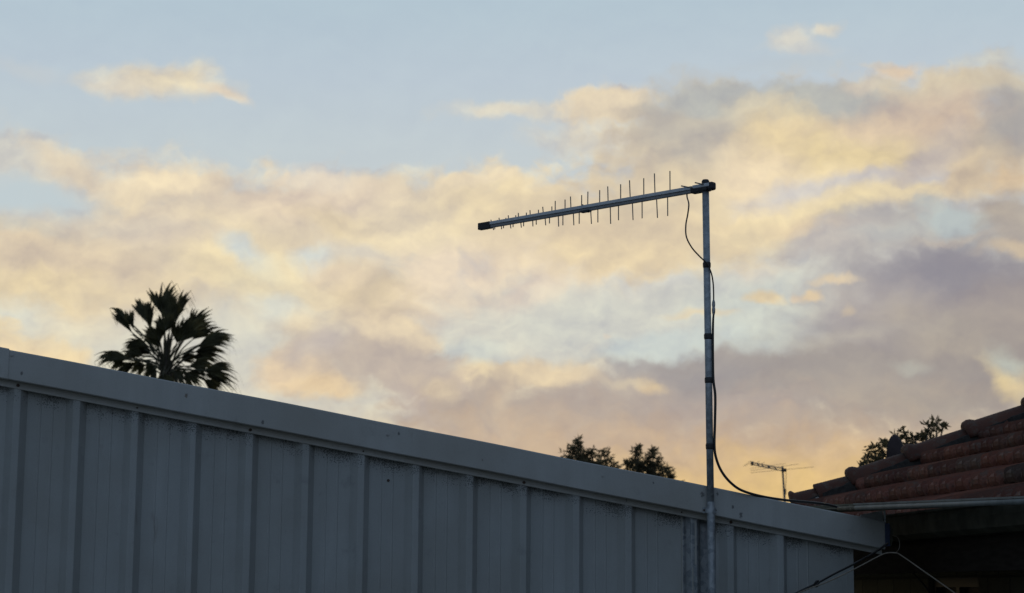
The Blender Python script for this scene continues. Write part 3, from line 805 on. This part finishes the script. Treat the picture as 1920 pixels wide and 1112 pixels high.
fans = [  # hub u,v, axis x,y(up), radius px, half spread deg, depth offset, leaflets
 (303,588, -.02,1, 70, 34, -.3, 26), (306,594, .12,1, 66, 26, .1, 20), (283,612, -.32,.95, 70, 24, .1, 26), (276,604,-.5,.9,58,16,-.2,14),
 (331,600, .30,.97, 74, 11, .2, 12), (326,606,.12,1,56,12,-.2,10),
 (356,622, .42,.9, 62, 26, -.1, 26), (352,630, .85,.6, 60, 22, .3, 20),
 (372,650, .88,.50, 72, 22, -.4, 26), (366,660,.98,.20,62,28,.2,24),
 (362,668, .95,-.1, 52, 38, .5, 26), (384,694, .99,.12, 62, 24, -.5, 24), (386,702,.97,-.2,60,24,.1,20),
 (246,622, -.58,.82, 64, 14, .2, 20), (250,616,-.35,.95,46,18,-.2,14),(244,604,-.8,.72,60,7,.1,9),
 (276,648, -.93,.30, 56, 26, -.3, 24), (272,655, -.97,-.1, 50, 30, .3, 22),
 (246,674, -.98,.22, 80, 16, -.2, 20), (252,682, -.9,-.35, 48, 28, .3, 20), (232,674,-.7,-.6,34,30,0,14),
 (300,640, -.35,.95, 52, 46, -.6, 30), (332,642, .30,.95, 50, 44, -.6, 28), (310,622,.0,1,46,50,-.8,26),
 (292,688, -.6,-.5, 42, 60, -.5, 26), (326,696, .5,-.6, 44, 62, -.5, 26), (346,700, .8,-.4, 50, 50, -.2, 24), (272,684,-.8,-.3,40,45,.3,18),
 (318,612,.1,1,62,30,-.4,26),(300,650,-.6,.8,54,34,-.5,24),
 (340,640,.6,.85,62,34,-.6,28),(362,636,.7,.75,60,26,.1,24),(268,668,-.8,.4,56,26,.1,20),(284,664,-.8,.5,50,30,.4,20),
 (226,668,-.95,.1,48,18,.1,14),(396,640,.95,.35,50,16,.1,14),
 (356,686,.9,.1,52,30,-.3,22), (306,702,.1,-1,40,70,-.7,24), (382,712,.9,-.5,44,30,.4,18), (340,676,.7,.35,40,35,.5,18)]
for (u, v, ax, ay, r, sp, dy, n) in fans:
    hub = at(u, v, YP+dy); axis = Vector((ax, rg.uniform(-.35, .35), ay))
    nrm = Vector((rg.uniform(-.5, .5), -1, rg.uniform(-.5, .5)))
    leaf(hub, axis, nrm, r*pp, R(sp), n+2, droop=1. if ay < .8 else .55)
    c0 = cb+Vector((rg.uniform(-.06, .06), rg.uniform(-.1, .1), rg.uniform(-.05, .25)))
    mid = c0.lerp(hub, .5)+UP*.08
    if rg.random() < .8:
        c1 = cb+Vector((rg.uniform(-.08, .08), rg.uniform(-.2, .2), rg.uniform(-.05, .4)))
        st.tube(smooth_path([c1, c1.lerp(hub, .5)+UP*rg.uniform(-.05, .12), hub+Vector((rg.uniform(-.25, .25), 0, rg.uniform(-.3, .1)))], 5), .010, 4)
    st.tube(smooth_path([c0, mid, hub, hub+axis.normalized()*r*pp*.25], 4), [.020-.012*i/12 for i in range(13)], 5)
fr.build('crown', m_palm, palm, recalc=False); st.build('leaf_stalks', m_petiole, palm)

# ------------------------------------------------------------------ leafy trees
def leafcloud(mb, c, rad, n, size, rg, narrow=.3, droop=0.):
    for _ in range(n):
        while True:
            p = Vector((rg.uniform(-1, 1), rg.uniform(-1, 1), rg.uniform(-1, 1)))
            if p.length < 1: break
        p = p*(.35+.65*p.length)
        p = Vector((p.x*rad[0], p.y*rad[1], p.z*rad[2]))+c
        d = Vector((rg.gauss(0, 1), rg.gauss(0, 1), rg.gauss(0, .8)-droop)).normalized()
        w = d.cross(Vector((rg.gauss(0, 1), rg.gauss(0, 1), rg.gauss(0, 1)))).normalized()
        L_ = size*rg.uniform(.6, 1.3); w *= L_*narrow*.5; cv = d.cross(w).normalized()*L_*.10
        mb.add([p, p+d*L_*.5+w+cv, p+d*L_, p+d*L_*.5-w+cv], [(0,1,2,3)])
def tree(name, label, Y, clumps, size, dens, mat, base_u, extra, cat='tree', group=None, narrow=.3, trunk_r=.12, seed=1):
    rg = random.Random(seed); p = Y/F
    b0 = at(base_u, 900, Y); root = empty(name, Vector((b0.x, b0.y, 0)), label, cat, group)
    mb = MB(); lim = MB(); low = min(at(u, v, Y).z for (u, v, *_r) in clumps)
    fork = Vector((b0.x, b0.y, low-1.0))
    for (u, v, rx, ry) in clumps:
        dy = rg.uniform(-.6, .6)*Y/55; c = at(u, v, Y+dy)
        lim.tube(smooth_path([fork+Vector((rg.uniform(-.03, .03), 0, 0)), fork.lerp(c, .5)+Vector((rg.uniform(-.1, .1), 0, .05)), c], 4), [trunk_r*.4*(1-i/9)+.003 for i in range(9)], 5)
        k = max(4, int(rx*ry/16))
        for _ in range(k):       # sub-clumps give an uneven outline
            a = rg.uniform(0, 2*PI); rr_ = math.sqrt(rg.random())
            cc = c + Vector((math.cos(a)*rr_*rx*p*1.1, rg.uniform(-.3, .3)*rx*p, math.sin(a)*rr_*ry*p*1.1))
            q = rg.uniform(.16, .42)+ (.12 if ry < 9 else 0)
            leafcloud(mb, cc, (rx*p*q, rx*p*q, ry*p*q*1.2), int(dens*rg.uniform(.5, 1.3)), size, rg, narrow)
            lim.tube([c, cc], [.006*Y/40, .002*Y/40], 4)
    for (u, v, rx, ry) in extra:
        c = at(u, v, Y); leafcloud(mb, c, (rx*p, rx*p, ry*p), int(dens*14), size*1.6, rg, narrow*1.4)
    lim.tube([Vector((b0.x, b0.y, 0)), Vector((b0.x+.05, b0.y, low*.4)), fork], [trunk_r*1.2, trunk_r, trunk_r*.6], 10)
    lim.build('trunk', m_trunk, root, smooth=True); mb.build('crown', mat, root, recalc=False)
    return root
tree('gum_tree', 'bushy far tree with three rounded tops, left of its pair above the shed roof', 55,
     [(1073,856,18,15),(1080,838,9,9),(1086,829,4,4),(1091,845,8,8),(1090,862,16,12),(1112,856,13,12),(1112,845,6,8),(1134,862,13,13),(1130,852,9,7),(1149,868,8,7),(1062,862,8,7),(1075,866,22,10),(1100,872,26,12),(1130,874,24,10),(1083,826,6,4),(1146,878,14,7)],
     .16, 12, m_leaf, 1100, [(1100,905,60,35),(1120,960,70,60)], group='far trees above the shed roof', seed=4)
tree('gum_tree', 'bushy far tree with two peaked tops, nearest the antenna mast', 55,
     [(1192,864,13,14),(1194,847,6,8),(1181,868,12,8),(1174,874,7,5),(1222,866,15,14),(1222,850,6,8),(1231,858,8,8),(1208,872,18,11),(1241,876,11,9),(1253,881,7,4),(1257,893,4,3),(1190,876,24,8),(1215,882,30,12),(1240,890,20,8),(1195,842,4,5),(1224,846,5,5)],
     .16, 12, m_leaf, 1215, [(1215,915,55,30),(1215,970,60,60)], group='far trees above the shed roof', seed=9)
tree('leafy_tree', 'open leafy tree showing above the tiled hip beside the dish', 19,
     [(1640,848,14,13),(1626,858,8,7),(1618,868,5,5),(1655,842,9,14),(1683,812,11,9),(1700,818,12,10),(1718,820,12,8),(1690,838,10,12),(1748,808,10,11),(1741,800,8,8),(1757,791,8,5),(1768,801,7,8),(1745,824,14,8),(1652,862,14,8),(1668,838,12,12),(1731,818,10,7),(1712,834,14,7),(1634,866,12,6),(1674,856,12,12)],
     .066, 7, m_leaf2, 1700, [(1730,880,50,30)], narrow=.42, trunk_r=.09, seed=6)

# ------------------------------------------------------------------ sun lamp
SUN_AZ, SUN_EL = R(12), R(2.5)      # azimuth clockwise from +Y: behind the house, almost set
sd_ = Vector((math.sin(SUN_AZ)*math.cos(SUN_EL), math.cos(SUN_AZ)*math.cos(SUN_EL), math.sin(SUN_EL)))
l = bpy.data.lights.new('sun', 'SUN'); l.energy = .25; l.angle = R(10); l.color = (1, .72, .42)
lo_ = bpy.data.objects.new('sun', l); COL.objects.link(lo_); lo_.rotation_euler = sd_.to_track_quat('Z', 'Y').to_euler(); lo_.location = (3, 12, 20)

# ------------------------------------------------------------------ world : dusk sky with clouds, laid out by azimuth and elevation
BACK = ((134,149,169), (130,154,184))
w = bpy.data.worlds.new('World'); sc.world = w; w.use_nodes = True
w.node_tree.nodes.clear(); t = NT(w.node_tree)
gen = t.node('ShaderNodeTexCoord').outputs['Generated']
dirn = t.vmath('NORMALIZE', gen)
sx = t.node('ShaderNodeSeparateXYZ', ins={0: dirn})
az = t.math('ARCTAN2', sx.outputs[0], sx.outputs[1]); el = t.math('ARCSINE', sx.outputs[2])
P0 = t.node('ShaderNodeCombineXYZ', ins={0: az, 1: el, 2: 0.}).outputs[0]
def lin(c):
    r = []
    for x in c:
        x /= 255; r.append(x/12.92 if x <= .04045 else ((x+.055)/1.055)**2.4)
    return r
def azel(u, v):
    d = ray(u, v).normalized(); return math.atan2(d.x, d.y), math.asin(d.z)
# turbulence that shapes the cloud outlines
n1 = t.vmath('SUBTRACT', t.noise(P0, 20, 3, .5, col=True), (.5,.5,.5))
n2 = t.vmath('SUBTRACT', t.noise(P0, 75, 4, .6, col=True), (.5,.5,.5))
Pa = t.vmath('ADD', t.vmath('ADD', P0, t.vmath('SCALE', n1, .020)), t.vmath('SCALE', n2, .010))
edge_n = t.math('MULTIPLY', t.math('SUBTRACT', t.noise(t.vmath('MULTIPLY', Pa, (1, 1.35, 1)), 58, 6, .56), .5), 1.35)
# base gradient by elevation
ramp = t.node('ShaderNodeValToRGB'); t.l.new(t.rng(el, 0, .5, smooth=False), ramp.inputs[0])
gr = [(1100,(226,188,122)),(930,(220,188,132)),(850,(212,194,158)),(750,(209,204,186)),(600,(206,207,198)),(450,(199,206,206)),(300,(191,203,209)),(150,(184,199,211)),(0,(176,196,209)),(-400,(160,184,203)),(-700,(150,176,198))]
cr = ramp.color_ramp
while len(cr.elements) > 1: cr.elements.remove(cr.elements[-1])
first = True
for (v, c) in gr:
    p_ = min(1, max(0, azel(960, v)[1]/.5))
    e = cr.elements[0] if first else cr.elements.new(p_)
    e.position = p_; e.color = (*lin(c), 1); first = False
sky = t.node('ShaderNodeTexSky'); sky.sky_type = 'NISHITA'; sky.sun_disc = False; sky.sun_elevation = SUN_EL; sky.sun_rotation = SUN_AZ
try: sky.dust_density = 1.5
except Exception: pass
nish = t.mix(1., sky.outputs[0], (.1, .1, .1), 'MULTIPLY')
colr = t.mix(.04, ramp.outputs[0], nish, 'MIX')
# generic cloud field, only used outside the part of the sky described below
BL = []
def B(u, v, rx, ry, rot, c, op=1., soft=.5):
    r_, g_, b_ = c
    if r_-b_ > 25: g_, b_ = g_-.5, b_+2             # sunlit cream, a touch of peach
    elif v > 480 and r_ < 192 and r_ > b_-2: r_, g_, b_ = r_+1, g_+1, b_-2
    small = min(rx, ry) < 26
    BL.append((u, v, rx*(1.06 if small else 1), ry*(1.1 if small else 1), rot, (r_, g_, b_), op, min(1.25, soft*(1.9 if small else 1.4))))
#BLOBS
CRM=(222,208,176); TAN=(211,195,170); PCH=(230,213,187); GRY=(188,180,172)
# ---- left and centre cream bank
B(150,500,430,115,-4,(220,205,176),.95,.45)
B(460,420,330,95,8,(219,205,179),.95,.4)
B(800,410,330,88,0,(222,208,179),.95,.35)
B(1040,440,240,90,4,(224,208,178),.95,.45)
B(640,550,330,105,10,(221,207,177),.95,.45)
B(60,300,160,34,12,(206,202,192),.8,.6)
B(150,325,100,22,28,(221,207,180),.85,.6)
B(230,375,70,26,-25,(226,211,180),.8,.5)
B(310,338,85,22,0,(226,211,182),.8,.5)
B(300,163,105,30,0,(220,209,183),.9,.7)
B(220,172,52,13,5,(216,207,187),.8,.6)
B(345,148,52,26,0,(227,215,184),.85,.8)
B(425,185,30,9,15,(222,206,180),.8,.6)
B(60,365,125,32,4,(189,202,207),.95,.5)
B(30,413,70,10,8,(184,190,188),.7,.7)
B(50,130,60,14,10,(192,199,203),.6,.8)
B(110,480,170,48,10,(209,193,168),.75,.6)
B(300,430,100,28,8,(205,193,180),.6,.7)
B(170,410,130,16,3,(203,195,182),.5,.7)
B(520,385,100,40,10,(208,193,176),.6,.6)
B(640,365,110,40,0,(208,193,177),.65,.6)
B(660,420,90,30,10,(216,200,166),.6,.6)
B(420,495,85,50,0,(229,214,176),.8,.6)
B(60,540,120,40,0,(229,211,168),.7,.7)
B(230,560,150,40,0,(224,208,172),.6,.7)
B(800,420,120,62,0,(231,217,185),.75,.6)
B(890,350,70,22,-8,(226,211,180),.8,.5)
B(590,332,60,16,0,(228,217,196),.7,.6)
B(950,390,120,50,0,(219,203,168),.6,.7)
B(462,480,58,20,35,(198,206,207),.9,.5)
B(590,480,42,20,-10,(198,205,206),.85,.5)
B(680,470,60,14,15,(206,201,192),.7,.6)
B(500,530,70,45,0,(228,216,180),.7,.6)
B(740,560,140,42,14,(210,194,165),.85,.5)
B(640,505,50,20,0,(226,209,180),.7,.5)
B(700,600,90,30,10,(208,192,168),.6,.6)
B(870,580,110,55,0,(230,214,188),.85,.55)
B(850,500,110,35,0,(229,213,190),.7,.6)
B(1010,490,90,60,0,(230,213,184),.6,.7)
# ---- pale gaps above the shed roof
B(20,595,70,38,0,(203,207,201),.8,.6)
B(420,650,230,70,0,(208,207,196),.9,.6)
B(520,570,40,20,0,(201,206,203),.7,.6)
B(580,740,240,50,8,(211,207,192),.9,.6)
B(960,625,170,75,0,(210,208,196),.95,.5)
B(990,550,60,26,-15,(222,208,188),.7,.6)
B(880,670,80,30,10,(202,207,200),.8,.6)
B(55,665,125,52,22,(229,209,168),.97,.3)
B(30,690,90,40,20,(218,196,162),.7,.7)
B(130,620,150,22,0,(216,208,184),.5,.7)
# ---- grey cloud over the middle of the shed
B(560,685,70,48,-10,(224,203,170),.95,.4)
B(615,722,60,20,0,(224,200,160),.9,.5)
B(745,625,85,32,18,(226,209,177),.95,.35)
B(690,668,160,52,12,(189,176,167),.95,.45)
B(780,690,90,38,20,(190,177,168),.9,.5)
B(600,640,50,25,-20,(196,186,178),.8,.6)
B(560,600,26,18,0,(221,206,176),.8,.6)
# ---- mauve bank low in the centre and right
B(900,718,70,24,-8,(222,205,170),.95,.35)
B(1025,704,82,24,0,(225,206,170),.95,.3)
B(850,775,110,60,20,(190,176,164),.95,.45)
B(830,740,50,16,35,(217,200,168),.8,.5)
B(1000,790,230,72,0,(180,167,158),.97,.35)
B(1260,780,300,95,0,(177,165,159),.97,.45)
B(1230,668,105,36,0,(168,165,167),.95,.4)
B(1420,690,200,90,0,(165,159,159),.97,.45)
B(1650,680,330,160,0,(159,152,151),.97,.5)
B(1850,620,200,150,0,(158,150,148),.95,.5)
B(1180,715,60,20,0,(186,175,166),.7,.6)
B(1222,721,24,9,20,(221,200,160),.9,.5)
B(1180,712,35,8,0,(204,192,168),.7,.6)
B(945,775,14,34,5,(210,194,168),.45,.7)
B(930,810,40,20,0,(206,188,164),.6,.7)
# ---- clear pale patches on the right
B(1190,600,240,55,-4,(207,208,198),.95,.5)
B(1440,560,130,85,0,(200,205,198),.95,.5)
B(1250,640,120,26,-5,(199,207,203),.9,.5)
B(1500,475,170,55,0,(203,204,196),.9,.6)
B(1250,560,100,20,-20,(190,190,190),.5,.8)
B(1400,500,55,30,0,(205,198,188),.8,.6)
B(1420,650,60,16,5,(188,194,192),.7,.6)
# ---- upper right cloud
B(960,206,100,13,-3,(212,205,190),.85,.6)
B(1140,262,130,28,4,(213,207,192),.85,.6)
B(1140,200,90,34,-4,(226,211,180),.95,.35)
B(1100,235,60,12,8,(214,207,192),.5,.6)
B(1600,285,430,120,-4,(214,197,167),.97,.4)
B(1330,290,190,105,0,(205,192,168),.95,.4)
B(1300,370,240,70,0,(218,203,172),.95,.5)
B(1220,440,250,65,0,(214,199,168),.9,.5)
B(1310,225,120,75,-8,(186,180,170),.95,.5)
B(1340,180,110,26,-4,(182,184,180),.9,.5)
B(1560,190,190,34,2,(175,177,175),.95,.45)
B(1420,200,50,26,0,(206,196,172),.7,.6)
B(1620,165,35,12,0,(206,196,178),.8,.5)
B(1780,170,110,30,-6,(210,197,172),.9,.5)
B(1900,225,70,90,0,(170,167,164),.95,.5)
B(1840,150,90,18,0,(206,194,168),.7,.6)
B(1730,220,120,36,-5,(207,187,165),.7,.6)
B(1470,275,80,60,0,(226,207,164),.85,.6)
B(1620,300,130,36,0,(227,208,160),.85,.6)
B(1440,340,90,60,20,(229,212,182),.85,.6)
B(1580,325,90,20,0,(230,213,175),.7,.6)
B(1330,440,150,50,-15,(222,205,170),.8,.6)
B(1210,430,110,42,0,(209,193,166),.7,.6)
B(1080,440,60,30,0,(207,190,164),.6,.6)
B(1150,480,120,30,0,(227,209,172),.8,.6)
B(1560,352,150,20,-8,(201,198,198),.9,.5)
B(1740,310,70,40,-40,(196,186,178),.85,.6)
B(1760,335,50,14,-10,(198,196,196),.8,.5)
B(1500,402,120,22,-12,(228,212,174),.9,.45)
B(1690,360,120,18,2,(229,213,174),.95,.4)
B(1600,383,60,16,-18,(228,212,172),.9,.4)
B(1810,345,45,36,0,(222,203,168),.9,.5)
B(1860,330,60,60,0,(196,180,155),.6,.7)
B(1890,345,38,30,0,(214,191,156),.8,.6)
B(1690,432,190,50,-6,(180,177,173),.95,.45)
B(1560,450,100,34,-10,(190,183,178),.8,.6)
B(1500,420,60,14,0,(220,200,168),.6,.6)
B(1670,440,60,14,-5,(184,188,186),.6,.6)
B(1800,428,75,30,28,(184,193,192),.95,.4)
B(1895,425,50,60,10,(178,167,154),.85,.5)
B(1790,452,60,8,0,(205,192,170),.8,.6)
B(1640,520,120,60,-10,(180,176,177),.9,.6)
B(1800,520,150,62,0,(144,141,149),.95,.6)
B(1640,590,140,50,0,(170,163,164),.8,.7)
B(1900,475,50,12,5,(196,180,156),.8,.5)
B(1780,610,110,24,0,(172,164,156),.6,.7)
B(1880,580,80,50,0,(160,151,150),.7,.7)
# ---- small sunlit scraps
B(1428,553,34,12,2,(222,204,166),.95,.4)
B(1570,524,36,7,3,(220,202,170),.9,.5)
B(1524,546,17,8,0,(221,200,164),.9,.5)
B(1492,547,8,7,0,(214,196,170),.8,.5)
B(1318,587,46,6,0,(216,202,172),.85,.6)
B(1592,580,12,8,0,(196,182,160),.8,.6)
B(1138,624,7,5,0,(218,206,186),.6,.6)
B(1885,712,42,18,50,(224,204,156),.95,.4)
B(1912,715,18,20,0,(222,203,160),.8,.5)
B(1888,680,28,20,20,(190,194,184),.85,.6)
B(1700,680,26,10,0,(178,178,172),.6,.6)
B(1480,75,32,20,0,(207,203,194),.85,.5)
B(1544,58,24,9,-5,(211,203,188),.8,.6)
B(1500,90,60,8,5,(198,201,200),.6,.6)
B(1690,127,34,11,0,(221,201,172),.9,.5)
B(1650,122,30,5,0,(208,200,186),.7,.6)
B(1860,115,60,11,0,(196,195,188),.7,.7)
B(1500,120,100,14,0,(186,196,202),.6,.7)
# ---- glow low behind the roofs
B(1430,985,620,160,0,(202,173,140),.85,.8)
B(1500,965,330,75,0,(220,187,130),.9,.9)
B(1560,640,90,14,-12,(186,180,172),.5,.8)
B(1770,640,70,16,8,(180,170,158),.5,.8)
B(1620,730,110,22,0,(176,165,156),.5,.8)
B(1380,760,120,24,0,(190,176,162),.5,.8)
B(1120,770,80,24,0,(170,159,156),.6,.8)
B(1330,700,70,20,0,(160,155,157),.6,.8)
B(1760,745,120,26,0,(168,158,150),.6,.8)
B(1700,580,60,20,0,(176,166,156),.5,.8)
B(1230,880,430,80,4,(202,177,144),.6,.8)
B(1480,965,360,85,0,(224,192,128),.9,.8)
B(1025,700,74,15,0,(227,209,174),.7,.5)
B(745,618,70,14,14,(228,212,180),.6,.5)
B(1140,190,70,14,-4,(229,214,184),.6,.5)
B(300,340,90,13,0,(229,214,184),.6,.5)
B(890,338,70,12,-6,(229,214,184),.6,.5)
#ENDBLOBS
gn = t.noise(t.vmath('MULTIPLY', P0, (1, 2.2, 1)), 5, 6, .6)
gcol = t.mix(t.rng(t.noise(P0, 9, 4), .35, .65), lin((214,198,172)), lin((172,164,162)))
inside_az = t.rng(t.math('ABSOLUTE', az), .27, .40); inside_el = t.rng(el, .31, .42)
outm = t.math('MAXIMUM', inside_az, inside_el)
colr = t.mix(t.math('MULTIPLY', t.rng(gn, .48, .62), t.math('MULTIPLY', outm, .8)), colr, gcol)
# one cloud patch = one node group : an ellipse in azimuth and elevation with a soft rim
ng = bpy.data.node_groups.new('cloud_patch', 'ShaderNodeTree')
for nm, ty in (('Prev', 'NodeSocketColor'), ('P', 'NodeSocketVector'), ('A', 'NodeSocketVector'), ('B', 'NodeSocketVector'), ('A0', 'NodeSocketFloat'), ('B0', 'NodeSocketFloat'),
               ('Outer', 'NodeSocketFloat'), ('Inner', 'NodeSocketFloat'), ('Opacity', 'NodeSocketFloat'), ('Color', 'NodeSocketColor'), ('Noise', 'NodeSocketFloat')):
    ng.interface.new_socket(nm, in_out='INPUT', socket_type=ty)
ng.interface.new_socket('Color', in_out='OUTPUT', socket_type='NodeSocketColor')
tg = NT(ng); gi = tg.n.new('NodeGroupInput').outputs; go = tg.n.new('NodeGroupOutput')
sq = tg.n.new('ShaderNodeVectorMath'); sq.operation = 'MULTIPLY_ADD'; tg.l.new(gi[0], sq.inputs[0]); sq.inputs[1].default_value = (1e-7,)*3; tg.l.new(gi[1], sq.inputs[2])
mx_ = tg.math('ADD', tg.vmath('DOT_PRODUCT', sq.outputs[0], gi[2]), gi[4]); my_ = tg.math('ADD', tg.vmath('DOT_PRODUCT', sq.outputs[0], gi[3]), gi[5])
d_ = tg.math('SQRT', tg.math('MULTIPLY_ADD', mx_, mx_, tg.math('MULTIPLY', my_, my_)))
mr_ = tg.n.new('ShaderNodeMapRange'); mr_.interpolation_type = 'SMOOTHSTEP'
d_ = tg.math('ADD', d_, gi[10]); tg.l.new(d_, mr_.inputs[0]); tg.l.new(gi[6], mr_.inputs[1]); tg.l.new(gi[7], mr_.inputs[2]); mr_.inputs[3].default_value = 0; tg.l.new(gi[8], mr_.inputs[4])
tg.l.new(tg.mix(mr_.outputs[0], gi[0], gi[9]), go.inputs[0])
def chain(prev, blobs):
    for (a_, e_, rx, ry, rot, c, op, soft) in blobs:
        ca, sa = math.cos(R(rot)), math.sin(R(rot)); n = t.n.new('ShaderNodeGroup'); n.node_tree = ng; I = n.inputs
        t.l.new(prev, I[0]); t.l.new(Pa, I[1])
        I[2].default_value = (ca*F/rx, -sa*F/rx, 0); I[3].default_value = (sa*F/ry, ca*F/ry, 0)
        I[4].default_value = -(ca*a_-sa*e_)*F/rx; I[5].default_value = -(sa*a_+ca*e_)*F/ry
        I[6].default_value = 1+soft*.75; I[7].default_value = 1-soft*.75; I[8].default_value = op; I[9].default_value = (*lin(c), 1); t.l.new(edge_n, I[10])
        prev = n.outputs[0]
    return prev
# billows : cloud tops facing the light are brighter than their undersides
Pb = t.vmath('MULTIPLY', Pa, (1, 1.45, 1))
bn_a = t.noise(Pb, 26, 6, .58); bn_b = t.noise(t.vmath('ADD', Pb, (-.004, .0095, 0)), 26, 6, .58)
rel = t.math('SUBTRACT', bn_a, bn_b)
rel2 = t.math('SUBTRACT', t.noise(Pb, 11, 3, .5), .5)
rl = t.math('MULTIPLY_ADD', rel2, .40, t.math('MULTIPLY', rel, .80))
# away from the sunset the dusk sky is darker and bluer
fd = t.vmath('DOT_PRODUCT', dirn, (0., 1., 0.))
back = t.math('MULTIPLY', t.rng(fd, .86, .15), .98)
side_dim = t.rng(fd, .0, -.9, .34, 1.06)
bcol = t.mix(1., t.mix(t.rng(el, 0., .9), lin(BACK[0]), lin(BACK[1])), t.node('ShaderNodeCombineXYZ', ins={0: side_dim, 1: side_dim, 2: side_dim}).outputs[0], 'MULTIPLY')
def bgnode(c): return t.node('ShaderNodeBackground', ins={'Color': c, 'Strength': 1.}).outputs[0]
def finish(c):
    sp = t.node('ShaderNodeSeparateColor', ins={0: c})
    m_ = t.rng(t.math('SUBTRACT', sp.outputs[0], sp.outputs[2]), -.09, .02, .12, 1.)
    a_ = t.math('MULTIPLY', rl, t.math('MULTIPLY', m_, t.rng(sp.outputs[1], .28, .58, .55, 1.)))
    cc = t.node('ShaderNodeCombineXYZ', ins={0: t.math('MULTIPLY_ADD', a_, 1.05, 1.04), 1: t.math('ADD', a_, 1.03), 2: t.math('MULTIPLY_ADD', a_, .55, 1.02)}).outputs[0]
    return bgnode(t.mix(back, t.mix(1., c, cc, 'MULTIPLY'), bcol))
sp_ = t.node('ShaderNodeSeparateXYZ', ins={0: Pa})
def branch(sock, thr, lo_sh, hi_sh):
    m_ = t.n.new('ShaderNodeMixShader'); t.l.new(t.math('GREATER_THAN', sock, thr), m_.inputs[0]); t.l.new(lo_sh, m_.inputs[1]); t.l.new(hi_sh, m_.inputs[2]); return m_.outputs[0]
def build(x0, x1, y0, y1, depth, blobs):
    keep = []
    for b_ in blobs:
        a_, e_, rx, ry, rot, c, op, soft = b_; k = (1.45+.75*soft)/F; ca, sa = math.cos(R(rot)), math.sin(R(rot))
        hx = k*math.hypot(rx*ca, ry*sa); hy = k*math.hypot(rx*sa, ry*ca)
        if a_+hx > x0 and a_-hx < x1 and e_+hy > y0 and e_-hy < y1: keep.append(b_)
    if depth == 0 or len(keep) < 7: return finish(chain(colr, keep))
    X0, X1, Y0, Y1 = max(x0, -.28), min(x1, .28), max(y0, .02), min(y1, .34)
    if (X1-X0) > (Y1-Y0)*.8:
        m_ = (X0+X1)/2; return branch(sp_.outputs[0], m_, build(x0, m_, y0, y1, depth-1, keep), build(m_, x1, y0, y1, depth-1, keep))
    m_ = (Y0+Y1)/2; return branch(sp_.outputs[1], m_, build(x0, x1, y0, m_, depth-1, keep), build(x0, x1, m_, y1, depth-1, keep))
BZ = [(*azel(u, v), rx, ry, rot, c, op, soft) for (u, v, rx, ry, rot, c, op, soft) in BL]
front = build(-9, 9, -9, 9, 5, BZ)
sh = branch(fd, .75, finish(colr), front)
t.l.new(sh, t.node('ShaderNodeOutputWorld').inputs[0])
w.cycles.sampling_method = 'MANUAL'; w.cycles.sample_map_resolution = 256

sc.view_settings.view_transform = 'Standard'; sc.view_settings.look = 'None'; sc.view_settings.gamma = 1; sc.view_settings.exposure = 0
sc.render.engine = 'CYCLES'; sc.cycles.max_bounces = 4; sc.cycles.use_denoising = True
